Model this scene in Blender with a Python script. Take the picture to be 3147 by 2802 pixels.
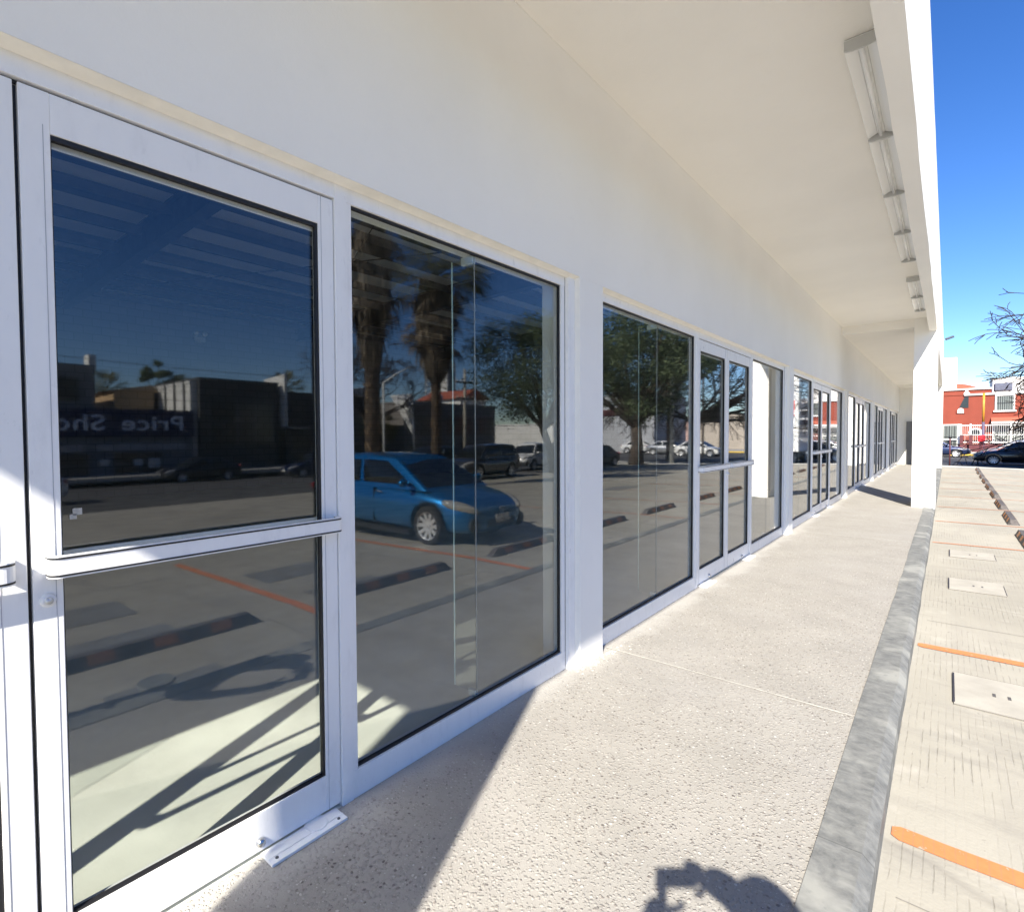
import bpy, bmesh, math, random
import numpy as np
from mathutils import Vector, Matrix

# ------------------------------------------------------------------ scene, camera, light
for o in list(bpy.data.objects):
    bpy.data.objects.remove(o)
S = bpy.context.scene
C = S.collection
R_ = random.Random(7)
PI = math.pi
rad = math.radians

YAW, PITCH, ROLL = 0.741977, -0.029931, -0.007437
CAM = Vector((0.0, -1.915, 1.6))
F = Vector((math.cos(PITCH) * math.cos(YAW), math.cos(PITCH) * math.sin(YAW), math.sin(PITCH)))
RT = Vector((math.sin(YAW), -math.cos(YAW), 0))
UP = RT.cross(F)
RT2 = math.cos(ROLL) * RT + math.sin(ROLL) * UP
UP2 = -math.sin(ROLL) * RT + math.cos(ROLL) * UP
cd = bpy.data.cameras.new('camera')
cam = bpy.data.objects.new('camera', cd)
C.objects.link(cam)
M = Matrix.Identity(4)
for i in range(3):
    M[i][0] = RT2[i]; M[i][1] = UP2[i]; M[i][2] = -F[i]; M[i][3] = CAM[i]
cam.matrix_world = M
cd.sensor_width = 36
cd.sensor_fit = 'HORIZONTAL'
cd.lens = 1649.69 / 3147 * 36
cd.shift_x = (1573.5 - 1399.64) / 3147
cd.shift_y = (1390.95 - 1401.0) / 3147
cd.clip_start = 0.05
cd.clip_end = 3000
S.camera = cam

SUN_AZ = rad(20.3)      # light travels towards +X, turned to +Y
SUN_EL = rad(37.5)
W = bpy.data.worlds.new('World')
S.world = W
W.use_nodes = True
wn = W.node_tree.nodes; wl = W.node_tree.links
bg = wn['Background']
sky = wn.new('ShaderNodeTexSky')
sky.sky_type = 'NISHITA'
sky.sun_disc = False
sky.sun_elevation = SUN_EL
# direction towards the sun is (-cos az, -sin az)
sky.sun_rotation = math.atan2(-math.cos(SUN_AZ), -math.sin(SUN_AZ))
sky.altitude = 1000
sky.air_density = 1.0
sky.dust_density = 0.1
sky.ozone_density = 4.0
hsv = wn.new('ShaderNodeHueSaturation')
hsv.inputs['Saturation'].default_value = 1.24
hsv.inputs['Hue'].default_value = 0.512
wl.new(sky.outputs[0], hsv.inputs['Color'])
wl.new(hsv.outputs[0], bg.inputs[0])
bg.inputs[1].default_value = 0.060

ld = bpy.data.lights.new('sun', 'SUN')
ld.energy = 3.4
ld.angle = rad(0.53)
ld.color = (1.0, 0.94, 0.84)
sun = bpy.data.objects.new('sun', ld)
C.objects.link(sun)
sd = Vector((math.cos(SUN_AZ) * math.cos(SUN_EL), math.sin(SUN_AZ) * math.cos(SUN_EL), -math.sin(SUN_EL)))
sun.rotation_euler = sd.to_track_quat('-Z', 'Y').to_euler()
sun.location = (-20, -10, 20)

S.render.engine = 'CYCLES'
S.view_settings.view_transform = 'Standard'
S.view_settings.look = 'None'
S.view_settings.exposure = 1.85
S.view_settings.gamma = 1
S.cycles.max_bounces = 10
S.cycles.diffuse_bounces = 8
S.cycles.glossy_bounces = 5
S.cycles.transparent_max_bounces = 16
S.cycles.transmission_bounces = 6
S.cycles.caustics_reflective = True
S.cycles.blur_glossy = 0.2065
S.cycles.sample_clamp_indirect = 40.0
S.cycles.caustics_refractive = False

# ------------------------------------------------------------------ materials
MAT = {}

def mat(name, col, rough=0.6, metal=0.0, spec=0.5, coat=0.0):
    if name in MAT:
        return MAT[name]
    m = bpy.data.materials.new(name)
    m.use_nodes = True
    b = m.node_tree.nodes['Principled BSDF']
    b.inputs['Base Color'].default_value = (*col, 1)
    b.inputs['Roughness'].default_value = rough
    b.inputs['Metallic'].default_value = metal
    b.inputs['Specular IOR Level'].default_value = spec
    b.inputs['Coat Weight'].default_value = coat
    b.inputs['Coat Roughness'].default_value = 0.03
    MAT[name] = m
    return m

class NT:
    """small helper to wire nodes"""
    def __init__(s, m):
        s.m = m; s.n = m.node_tree.nodes; s.l = m.node_tree.links
        s.b = s.n['Principled BSDF']
        s.tc = s.n.new('ShaderNodeTexCoord')
    def mapping(s, scale=(1, 1, 1), src='Object', rot=(0, 0, 0)):
        n = s.n.new('ShaderNodeMapping')
        n.inputs['Scale'].default_value = scale
        n.inputs['Rotation'].default_value = rot
        s.l.new(s.tc.outputs[src], n.inputs[0]); return n.outputs[0]
    def noise(s, vec, scale, detail=4, rough=0.55, dist=0.0):
        n = s.n.new('ShaderNodeTexNoise')
        n.inputs['Scale'].default_value = scale; n.inputs['Detail'].default_value = detail
        n.inputs['Roughness'].default_value = rough; n.inputs['Distortion'].default_value = dist
        s.l.new(vec, n.inputs['Vector']); return n.outputs['Fac']
    def vor(s, vec, scale, feature='F1', out='Distance', rnd=1.0):
        n = s.n.new('ShaderNodeTexVoronoi'); n.feature = feature
        n.inputs['Scale'].default_value = scale; n.inputs['Randomness'].default_value = rnd
        s.l.new(vec, n.inputs['Vector'])
        return n
    def wave(s, vec, scale, direction='Y', dist=0.0, dscale=1.0, detail=2):
        n = s.n.new('ShaderNodeTexWave'); n.bands_direction = direction
        n.inputs['Scale'].default_value = scale; n.inputs['Distortion'].default_value = dist
        n.inputs['Detail'].default_value = detail; n.inputs['Detail Scale'].default_value = dscale
        s.l.new(vec, n.inputs['Vector']); return n.outputs['Fac']
    def ramp(s, fac, stops, interp='LINEAR'):
        n = s.n.new('ShaderNodeValToRGB'); n.color_ramp.interpolation = interp
        e = n.color_ramp.elements
        while len(e) < len(stops):
            e.new(0.5)
        for i, (p, c) in enumerate(stops):
            e[i].position = p
            e[i].color = (*c, 1) if not isinstance(c, (int, float)) else (c, c, c, 1)
        s.l.new(fac, n.inputs[0]); return n.outputs[0]
    def mix(s, a, b, fac, mode='MIX'):
        n = s.n.new('ShaderNodeMix'); n.data_type = 'RGBA'; n.blend_type = mode
        for sock, v in ((n.inputs['Factor'], fac), (n.inputs[6], a), (n.inputs[7], b)):
            if isinstance(v, (int, float)):
                sock.default_value = v
            elif isinstance(v, tuple):
                sock.default_value = (*v, 1)
            else:
                s.l.new(v, sock)
        return n.outputs[2]
    def math(s, op, a, b=0.0, clamp=False):
        n = s.n.new('ShaderNodeMath'); n.operation = op; n.use_clamp = clamp
        for i, v in enumerate((a, b)):
            if isinstance(v, (int, float)):
                n.inputs[i].default_value = v
            else:
                s.l.new(v, n.inputs[i])
        return n.outputs[0]
    def color(s, c):
        s.l.new(c, s.b.inputs['Base Color'])
    def rough(s, c):
        s.l.new(c, s.b.inputs['Roughness'])
    def bump(s, h, strength=0.3, dist=0.01):
        n = s.n.new('ShaderNodeBump')
        n.inputs['Strength'].default_value = strength; n.inputs['Distance'].default_value = dist
        s.l.new(h, n.inputs['Height']); s.l.new(n.outputs[0], s.b.inputs['Normal'])
    def sep(s, vec):
        n = s.n.new('ShaderNodeSeparateXYZ'); s.l.new(vec, n.inputs[0]); return n.outputs

def noisy(name, col, rough=0.7, amt=0.12, scale=3.0, bump=0.15, bscale=60, metal=0.0, spec=0.4):
    if name in MAT:
        return MAT[name]
    m = mat(name, col, rough, metal, spec)
    t = NT(m); v = t.mapping()
    n1 = t.noise(v, scale, 5)
    lo = tuple(c * (1 - amt) for c in col); hi = tuple(min(1, c * (1 + amt)) for c in col)
    t.color(t.ramp(n1, [(0.3, lo), (0.7, hi)]))
    if bump:
        t.bump(t.noise(v, bscale, 3), bump, 0.004)
    return m

def m_plaster(name, col):
    m = mat(name, col, 0.75, 0, 0.25)
    t = NT(m); v = t.mapping()
    big = t.noise(v, 0.9, 4)
    sm = t.noise(v, 9, 4)
    c = t.mix(tuple(x * 0.955 for x in col), col, t.ramp(big, [(0.35, 0.0), (0.65, 1.0)]))
    c = t.mix(c, tuple(x * 0.93 for x in col), t.math('MULTIPLY', t.ramp(sm, [(0.6, 0.0), (0.75, 1.0)]), 0.25))
    t.color(c)
    b1 = t.noise(v, 120, 3, 0.6)
    b2 = t.noise(v, 14, 3)
    t.bump(t.math('ADD', t.math('MULTIPLY', b1, 0.6), b2), 0.32, 0.004)
    return m
PLASTER = m_plaster('white_plaster', (0.88, 0.865, 0.82))
SOFFIT = m_plaster('soffit_plaster', (0.88, 0.85, 0.785))

def m_alu():
    m = mat('white_aluminium', (0.74, 0.76, 0.80), 0.32, 0, 0.5)
    t = NT(m); v = t.mapping((1, 1, 0.35))
    n = t.noise(v, 11, 6, 0.65)
    t.color(t.ramp(n, [(0.25, (0.74, 0.74, 0.735)), (0.45, (0.83, 0.83, 0.825)), (0.8, (0.86, 0.86, 0.85))]))
    t.rough(t.ramp(t.noise(v, 30, 4), [(0.3, 0.26), (0.7, 0.44)]))
    return m
ALU = m_alu()
GASKET = mat('black_gasket', (0.012, 0.012, 0.014), 0.5)
UNDERSIDE_LIT = noisy('cream_lit_underside', (0.90, 0.86, 0.76), 0.8, 0.05, 12, 0.3, 50)  # header underside, warm bounce light put into its cream colour
CHROME = mat('brushed_metal', (0.62, 0.62, 0.62), 0.25, 1.0)
STEEL = noisy('steel_plate', (0.55, 0.56, 0.57), 0.38, 0.15, 40, 0.1, 90, metal=0.8)

def m_glass(name, tint, f0=0.046, tr=1.0):
    m = bpy.data.materials.new(name); m.use_nodes = True
    n = m.node_tree.nodes; l = m.node_tree.links
    n.clear()
    out = n.new('ShaderNodeOutputMaterial')
    tr_ = n.new('ShaderNodeBsdfTransparent'); tr_.inputs[0].default_value = (*tint, 1)
    gl = n.new('ShaderNodeBsdfGlossy'); gl.inputs['Roughness'].default_value = 0.025
    gl.inputs[0].default_value = (1, 1, 1, 1)
    lw = n.new('ShaderNodeLayerWeight'); lw.inputs['Blend'].default_value = 0.5
    p = n.new('ShaderNodeMath'); p.operation = 'POWER'; p.inputs[1].default_value = 5
    l.new(lw.outputs['Facing'], p.inputs[0])
    a = n.new('ShaderNodeMath'); a.operation = 'MULTIPLY_ADD'
    a.inputs[1].default_value = 1 - f0; a.inputs[2].default_value = f0
    l.new(p.outputs[0], a.inputs[0])
    mx = n.new('ShaderNodeMixShader')
    l.new(a.outputs[0], mx.inputs[0]); l.new(tr_.outputs[0], mx.inputs[1]); l.new(gl.outputs[0], mx.inputs[2])
    l.new(mx.outputs[0], out.inputs[0])
    return m
GLASS = m_glass('tinted_glass', (0.945, 0.96, 0.95), 0.062)
GLASS_EDGE = mat('glass_edge', (0.62, 0.80, 0.76), 0.15, 0, 0.6)

def m_walk():
    m = mat('exposed_aggregate', (0.5, 0.45, 0.4), 0.8, 0, 0.3)
    t = NT(m); v = t.mapping()
    dn = t.n.new('ShaderNodeTexNoise'); dn.inputs['Scale'].default_value = 40
    t.l.new(v, dn.inputs['Vector'])
    vm = t.n.new('ShaderNodeVectorMath'); vm.operation = 'MULTIPLY_ADD'
    t.l.new(dn.outputs['Color'], vm.inputs[0]); vm.inputs[1].default_value = (0.012, 0.012, 0.0)
    t.l.new(v, vm.inputs[2])
    vv = vm.outputs[0]
    v1 = t.vor(vv, 62)
    v2 = t.vor(vv, 128)
    peb = t.ramp(v1.outputs['Distance'], [(0.28, 1.0), (0.42, 0.0)])
    peb2 = t.ramp(v2.outputs['Distance'], [(0.22, 1.0), (0.36, 0.0)])
    hs = t.sep(v1.outputs['Color'])
    cem = t.ramp(t.noise(v, 2.2, 5), [(0.3, (0.295, 0.28, 0.25)), (0.7, (0.355, 0.336, 0.30))])
    fine = t.noise(v, 300, 2)
    cem = t.mix(cem, (0.26, 0.24, 0.21), t.math('MULTIPLY', t.ramp(fine, [(0.45, 0.0), (0.7, 1.0)]), 0.4))
    pc = t.ramp(hs[0], [(0.0, (0.11, 0.095, 0.085)), (0.14, (0.19, 0.165, 0.145)), (0.36, (0.32, 0.29, 0.25)), (0.6, (0.36, 0.328, 0.285)), (0.8, (0.42, 0.39, 0.345)), (1.0, (0.60, 0.57, 0.52))])
    sel = t.ramp(hs[1], [(0.40, 0.0), (0.5, 1.0)])
    c = t.mix(cem, pc, t.math('MULTIPLY', peb, sel))
    h2 = t.sep(v2.outputs['Color'])
    pc2 = t.ramp(h2[0], [(0.0, (0.13, 0.115, 0.10)), (0.4, (0.30, 0.27, 0.235)), (1.0, (0.54, 0.51, 0.46))])
    sel2 = t.ramp(h2[1], [(0.60, 0.0), (0.68, 1.0)])
    c = t.mix(c, pc2, t.math('MULTIPLY', peb2, sel2))
    # worn patches
    c = t.mix(c, (0.35, 0.335, 0.31), t.math('MULTIPLY', t.ramp(t.noise(v, 0.8, 4), [(0.5, 0.0), (0.7, 1.0)]), 0.4))
    c = t.mix(c, (0.27, 0.25, 0.225), t.math('MULTIPLY', t.ramp(t.noise(v, 1.7, 7, 0.7), [(0.55, 0.0), (0.75, 1.0)]), 0.45))
    # dusty plaster film along the foot of the frames
    yy = t.sep(t.tc.outputs['Object'])[1]
    film = t.math('MULTIPLY', t.ramp(t.math('ADD', yy, t.math('MULTIPLY', t.noise(v, 3.0, 5), 0.45)), [(0.02, 0.0), (0.16, 1.0)]), 0.5)
    c = t.mix(c, (0.48, 0.46, 0.42), film)
    st = t.ramp(t.noise(v, 6, 2), [(0.76, 0.0), (0.79, 1.0)])
    c = t.mix(c, (0.20, 0.185, 0.17), t.math('MULTIPLY', st, 0.5))
    t.color(c)
    hgt = t.math('ADD', t.math('MULTIPLY', peb, 0.9), t.math('MULTIPLY', peb2, 0.45))
    t.bump(hgt, 0.75, 0.004)
    return m
WALK = m_walk()

def m_kerb():
    m = mat('grey_kerb_paint', (0.3, 0.31, 0.31), 0.7, 0, 0.35)
    t = NT(m); v = t.mapping((1.15, 0.8, 1.0))
    n1 = t.noise(v, 15, 8, 0.74, 0.35)
    v2 = t.mapping((1, 1, 1))
    n2 = t.noise(v2, 2.6, 4)
    c = t.ramp(n1, [(0.34, (0.11, 0.113, 0.11)), (0.5, (0.175, 0.178, 0.17)), (0.66, (0.235, 0.236, 0.222))])
    c = t.mix(c, (0.33, 0.33, 0.30), t.ramp(n2, [(0.52, 0.0), (0.66, 0.75)]))
    c = t.mix(c, (0.13, 0.14, 0.145), t.math('MULTIPLY', t.ramp(t.noise(v2, 26, 3), [(0.6, 0.0), (0.72, 1.0)]), 0.4))
    fr = t.math('FRACT', t.math('MULTIPLY', t.sep(t.tc.outputs['Object'])[0], 0.4))
    jn_ = t.ramp(fr, [(0.0, 1.0), (0.004, 0.0)])
    c = t.mix(c, (0.05, 0.05, 0.05), t.math('MULTIPLY', jn_, 0.7))
    t.color(c)
    t.bump(t.math('ADD', n1, t.math('MULTIPLY', t.noise(v2, 70, 3), 0.5)), 0.14, 0.004)
    return m
KERB = m_kerb()

def m_lot():
    m = mat('lot_concrete', (0.6, 0.57, 0.5), 0.8, 0, 0.3)
    t = NT(m); v = t.mapping()
    big = t.noise(v, 0.45, 5, 0.6)
    mid = t.noise(t.mapping((0.35, 2.0, 1)), 1.6, 6, 0.65)
    tr = t.noise(t.mapping((2.2, 0.45, 1)), 1.4, 6, 0.7)
    c = t.ramp(big, [(0.3, (0.295, 0.277, 0.232)), (0.7, (0.385, 0.362, 0.305))])
    c = t.mix(c, (0.29, 0.27, 0.235), t.math('MULTIPLY', t.ramp(mid, [(0.5, 0.0), (0.7, 1.0)]), 0.5))
    c = t.mix(c, (0.25, 0.235, 0.205), t.math('MULTIPLY', t.ramp(tr, [(0.54, 0.0), (0.68, 1.0)]), 0.6))
    c = t.mix(c, (0.50, 0.47, 0.41), t.math('MULTIPLY', t.ramp(t.noise(v, 5, 5), [(0.6, 0.0), (0.75, 1.0)]), 0.35))
    # raked grooves running along the building
    wv = t.wave(v, 9.6, 'Y', 0.9, 1.2, 2)       # about 0.033 m apart
    gap = t.noise(t.mapping((0.35, 1, 1)), 17, 5, 0.65)
    pres = t.ramp(t.noise(v, 1.3, 3), [(0.38, 0.15), (0.6, 1.0)])
    g = t.math('MULTIPLY', t.ramp(wv, [(0.0, 1.0), (0.15, 0.0)]), t.ramp(gap, [(0.42, 0.0), (0.60, 1.0)]))
    g = t.math('MULTIPLY', g, pres)
    c = t.mix(c, (0.19, 0.18, 0.155), t.math('MULTIPLY', g, 0.5))
    dn = t.n.new('ShaderNodeTexNoise'); dn.inputs['Scale'].default_value = 1.7; dn.inputs['Detail'].default_value = 6
    t.l.new(v, dn.inputs['Vector'])
    vm = t.n.new('ShaderNodeVectorMath'); vm.operation = 'MULTIPLY_ADD'; vm.inputs[1].default_value = (.35, .35, 0)
    t.l.new(dn.outputs['Color'], vm.inputs[0]); t.l.new(v, vm.inputs[2])
    cr = t.vor(vm.outputs[0], 0.21, 'DISTANCE_TO_EDGE')
    crk = t.ramp(cr.outputs['Distance'], [(0.0, 1.0), (0.0012, 0.0)])
    c = t.mix(c, (0.12, 0.11, 0.10), t.math('MULTIPLY', crk, 0.25))
    oil = t.ramp(t.noise(v, 0.75, 3, 0.5, 0.4), [(0.64, 0.0), (0.74, 1.0)])
    c = t.mix(c, (0.15, 0.14, 0.13), t.math('MULTIPLY', oil, 0.4))
    # small spots
    sp = t.ramp(t.noise(v, 22, 3), [(0.70, 0.0), (0.76, 1.0)])
    c = t.mix(c, (0.16, 0.15, 0.13), t.math('MULTIPLY', sp, 0.6))
    t.color(c)
    hgt = t.math('SUBTRACT', t.math('MULTIPLY', t.noise(v, 60, 4), 0.5), g)
    t.bump(hgt, 0.5, 0.006)
    return m
LOT = m_lot()
ASPHALT = noisy('asphalt', (0.065, 0.065, 0.066), 0.85, 0.35, 1.2, 0.5, 140)
GROUND = noisy('dry_ground', (0.28, 0.25, 0.21), 0.9, 0.2, 0.3, 0.3, 20)
PAVE = noisy('pavement_concrete', (0.40, 0.385, 0.35), 0.85, 0.15, 1.5, 0.3, 60)
ORANGE = None
def m_orange():
    m = mat('orange_line_paint', (0.78, 0.23, 0.07), 0.7, 0, 0.3)
    t = NT(m); v = t.mapping()
    n = t.noise(v, 25, 6, 0.7)
    c = t.ramp(n, [(0.3, (0.62, 0.22, 0.085)), (0.62, (0.58, 0.19, 0.07)), (0.66, (0.46, 0.33, 0.24)), (0.72, (0.40, 0.36, 0.30))])
    wv = t.wave(v, 9.6, 'Y', 0.9, 1.2, 2)
    c = t.mix(c, (0.42, 0.18, 0.10), t.math('MULTIPLY', t.ramp(wv, [(0.0, 1.0), (0.12, 0.0)]), 0.5))
    t.color(c); return m
ORANGE = m_orange()
PATCH = noisy('grey_patch_concrete', (0.19, 0.19, 0.185), 0.8, 0.14, 5, 0.3, 80)
COVER = noisy('cover_concrete', (0.37, 0.348, 0.30), 0.8, 0.14, 4, 0.3, 80)
FLOORIN = noisy('shop_floor_concrete', (0.74, 0.745, 0.66), 0.5, 0.16, 1.6, 0.15, 60)
RUBBER = noisy('black_rubber', (0.095, 0.085, 0.08), 0.65, 0.3, 14, 0.3, 80)
REFL = noisy('orange_reflector', (0.58, 0.23, 0.07), 0.5, 0.3, 22, 0.2, 90)

def m_cmu():
    m = mat('concrete_block', (0.62, 0.62, 0.6), 0.85, 0, 0.2)
    t = NT(m); cx = t.n.new('ShaderNodeCombineXYZ'); sp = t.sep(t.tc.outputs['Object'])
    t.l.new(t.math('ADD', sp[0], sp[1]), cx.inputs[0]); t.l.new(sp[2], cx.inputs[1]); v = cx.outputs[0]
    b = t.n.new('ShaderNodeTexBrick')
    b.inputs['Scale'].default_value = 1.0
    b.inputs['Brick Width'].default_value = 0.42; b.inputs['Row Height'].default_value = 0.21
    b.inputs['Mortar Size'].default_value = 0.012
    b.inputs['Color1'].default_value = (0.23, 0.23, 0.225, 1); b.inputs['Color2'].default_value = (0.205, 0.205, 0.20, 1)
    b.inputs['Mortar'].default_value = (0.172, 0.172, 0.168, 1)
    t.l.new(v, b.inputs['Vector']); t.color(b.outputs[0]); return m
CMU = m_cmu()

def m_deck():
    m = mat('roof_deck', (0.5, 0.5, 0.5), 0.5, 0.0, 0.4)
    t = NT(m); v = t.mapping()
    w = t.wave(v, 0.27, 'Y')
    t.color(t.ramp(w, [(0.45, (0.13, 0.135, 0.14)), (0.5, (0.85, 0.85, 0.82))])); return m
DECK = m_deck()
STEELB = noisy('painted_steel', (0.10, 0.105, 0.115), 0.5, 0.15, 5, 0)
DARKIN = noisy('dark_render', (0.10, 0.10, 0.10), 0.9, 0.15, 1.0, 0.2)

# ------------------------------------------------------------------ mesh helpers
class MB:
    def __init__(s):
        s.v = []; s.f = []; s.mi = []
    def quad(s, a, b, c, d, mi=0):
        n = len(s.v); s.v += [tuple(a), tuple(b), tuple(c), tuple(d)]; s.f.append((n, n + 1, n + 2, n + 3)); s.mi.append(mi); return s
    def box(s, x0, x1, y0, y1, z0, z1, mi=0):
        n = len(s.v)
        s.v += [(x0, y0, z0), (x1, y0, z0), (x1, y1, z0), (x0, y1, z0), (x0, y0, z1), (x1, y0, z1), (x1, y1, z1), (x0, y1, z1)]
        for f in ((0, 3, 2, 1), (4, 5, 6, 7), (0, 1, 5, 4), (1, 2, 6, 5), (2, 3, 7, 6), (3, 0, 4, 7)):
            s.f.append(tuple(n + i for i in f)); s.mi.append(mi)
        return s
    def hexa(s, p, mi=0):
        n = len(s.v); s.v += [tuple(q) for q in p]
        for f in ((0, 3, 2, 1), (4, 5, 6, 7), (0, 1, 5, 4), (1, 2, 6, 5), (2, 3, 7, 6), (3, 0, 4, 7)):
            s.f.append(tuple(n + i for i in f)); s.mi.append(mi)
        return s
    def prism(s, pts, axis, a, b, mi=0):
        """pts: polygon in the two other axes; extruded from a to b"""
        n = len(s.v); k = len(pts)
        for val in (a, b):
            for (p, q) in pts:
                s.v.append({'x': (val, p, q), 'y': (p, val, q), 'z': (p, q, val)}[axis])
        s.f.append(tuple(range(n, n + k))[::-1]); s.mi.append(mi)
        s.f.append(tuple(range(n + k, n + 2 * k))); s.mi.append(mi)
        for i in range(k):
            j = (i + 1) % k
            s.f.append((n + i, n + j, n + k + j, n + k + i)); s.mi.append(mi)
        return s
    def tube(s, pts, rs, seg=8, mi=0, cap=True):
        pts = [Vector(p) for p in pts]
        if isinstance(rs, (int, float)):
            rs = [rs] * len(pts)
        n0 = len(s.v); ref = None
        for i, p in enumerate(pts):
            d = (pts[min(i + 1, len(pts) - 1)] - pts[max(i - 1, 0)])
            if d.length < 1e-9:
                d = Vector((0, 0, 1))
            d.normalize()
            if ref is None:
                ref = Vector((0, 0, 1)) if abs(d.z) < 0.9 else Vector((1, 0, 0))
            u = d.cross(ref)
            if u.length < 1e-4:
                u = d.cross(Vector((0, 1, 0)))
            u.normalize(); w = d.cross(u); ref = u.cross(d) * 1.0
            ref = w
            ref = d.cross(u).cross(Vector((0, 0, 0))) if False else ref
            for k in range(seg):
                a = 2 * PI * k / seg
                s.v.append(tuple(p + (u * math.cos(a) + w * math.sin(a)) * rs[i]))
            ref = w if abs(d.dot(w)) < 0.99 else ref
            ref = (Vector((0, 0, 1)) if abs(d.z) < 0.9 else Vector((1, 0, 0)))
        for i in range(len(pts) - 1):
            for k in range(seg):
                a = n0 + i * seg + k; b = n0 + i * seg + (k + 1) % seg
                s.f.append((a, b, b + seg, a + seg)); s.mi.append(mi)
        if cap:
            s.f.append(tuple(range(n0, n0 + seg))[::-1]); s.mi.append(mi)
            e = n0 + (len(pts) - 1) * seg
            s.f.append(tuple(range(e, e + seg))); s.mi.append(mi)
        return s
    def ell(s, c, r, seg=12, rings=8, mi=0):
        n0 = len(s.v)
        for i in range(rings + 1):
            th = PI * i / rings
            for k in range(seg):
                a = 2 * PI * k / seg
                s.v.append((c[0] + r[0] * math.sin(th) * math.cos(a), c[1] + r[1] * math.sin(th) * math.sin(a), c[2] + r[2] * math.cos(th)))
        for i in range(rings):
            for k in range(seg):
                a = n0 + i * seg + k; b = n0 + i * seg + (k + 1) % seg
                s.f.append((a, a + seg, b + seg, b)); s.mi.append(mi)
        return s
    def lathe(s, prof, c, axis='z', seg=24, mi=0):
        """prof: list of (radius, height)"""
        n0 = len(s.v)
        for (r, h_) in prof:
            for k in range(seg):
                a = 2 * PI * k / seg; p = r * math.cos(a); q = r * math.sin(a)
                o = {'z': (p, q, h_), 'y': (p, h_, q), 'x': (h_, p, q)}[axis]
                s.v.append((c[0] + o[0], c[1] + o[1], c[2] + o[2]))
        for i in range(len(prof) - 1):
            for k in range(seg):
                a = n0 + i * seg + k; b = n0 + i * seg + (k + 1) % seg
                s.f.append((a, b, b + seg, a + seg)); s.mi.append(mi)
        return s
    def build(s, name, mats, parent=None, smooth=False, bevel=0.0, loc=None, rotz=0.0, kind=None):
        me = bpy.data.meshes.new(name)
        me.from_pydata(s.v, [], s.f)
        if not isinstance(mats, (list, tuple)):
            mats = [mats]
        for m in mats:
            me.materials.append(m)
        if len(mats) > 1:
            me.polygons.foreach_set('material_index', s.mi)
        if smooth:
            me.polygons.foreach_set('use_smooth', [True] * len(me.polygons))
        me.update()
        bm = bmesh.new(); bm.from_mesh(me)
        bmesh.ops.recalc_face_normals(bm, faces=bm.faces)
        bm.to_mesh(me); bm.free()
        o = bpy.data.objects.new(name, me)
        C.objects.link(o)
        if parent is not None:
            o.parent = parent
        if loc is not None:
            o.location = loc
        o.rotation_euler.z = rotz
        if bevel:
            b = o.modifiers.new('bevel', 'BEVEL'); b.width = bevel; b.segments = 2; b.limit_method = 'ANGLE'
        if kind:
            o['kind'] = kind
        return o

def tag(o, label, cat, group=None):
    o['label'] = label; o['category'] = cat
    if group:
        o['group'] = group
    return o

def thing(name, label, cat, loc=(0, 0, 0), rotz=0.0, group=None, scale=None):
    o = bpy.data.objects.new(name, None)
    C.objects.link(o)
    o.location = loc; o.rotation_euler = (0, 0, rotz)
    if scale:
        o.scale = scale
    o.empty_display_size = 0.3
    return tag(o, label, cat, group)

def copy_tree(o, parent=None):
    c = o.copy(); C.objects.link(c); c.parent = parent
    for ch in list(o.children):
        copy_tree(ch, c)
    return c

# ------------------------------------------------------------------ ground
def gz(x, y):
    yd = -y
    r = max(0.0, min(1.0, (x - 37) / 2.5))
    a = -0.12 - 0.03 * max(0.0, min(yd, 36) - 3)
    return a * (1 - r) - 0.45 * r

def sheet(name, x0, x1, y0, y1, off, m, kind='structure', nx=()):
    xs = sorted({x0, x1, *[b for b in (37, 39.5, *nx) if x0 < b < x1]})
    ys = sorted({y0, y1, *[b for b in (-3, -36) if y0 < b < y1]})
    b = MB(); idx = {}
    for x in xs:
        for y in ys:
            idx[x, y] = len(b.v); b.v.append((x, y, gz(x, y) + off))
    for i in range(len(xs) - 1):
        for j in range(len(ys) - 1):
            b.f.append((idx[xs[i], ys[j]], idx[xs[i + 1], ys[j]], idx[xs[i + 1], ys[j + 1]], idx[xs[i], ys[j + 1]])); b.mi.append(0)
    return b.build(name, m, kind=kind)

sheet('ground', -700, 900, -900, 700, -0.03, GROUND)
sheet('parking_lot', -40, 39.4, -16.2, -1.735, 0.0, LOT)
sheet('road', -120, 39.4, -31.4, -16.2, -0.01, ASPHALT)
sheet('cross_street', 39.5, 66.5, -120, 60, -0.006, ASPHALT)
bk = MB()
def kerbstrip(b, x0, x1, y0, y1, hgt):
    b.hexa([(x0, y0, gz(x0, y0) - 0.1), (x1, y0, gz(x1, y0) - 0.1), (x1, y1, gz(x1, y1) - 0.1), (x0, y1, gz(x0, y1) - 0.1),
            (x0, y0, gz(x0, y0) + hgt), (x1, y0, gz(x1, y0) + hgt), (x1, y1, gz(x1, y1) + hgt), (x0, y1, gz(x0, y1) + hgt)])
bk = MB(); kerbstrip(bk, -120, 62, -35.2, -31.4, 0.12); bk.build('pavement', PAVE, kind='structure')
bk = MB(); bk.box(66.5, 74, -60, 60, -0.6, -0.30); bk.build('pavement', PAVE, kind='structure')
bk = MB(); bk.box(66.32, 66.5, -60, 60, -0.6, -0.295); bk.build('kerb', noisy('yellow_kerb_paint', (0.62, 0.42, 0.06), 0.7, 0.2, 6, 0.2), kind='structure')
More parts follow.
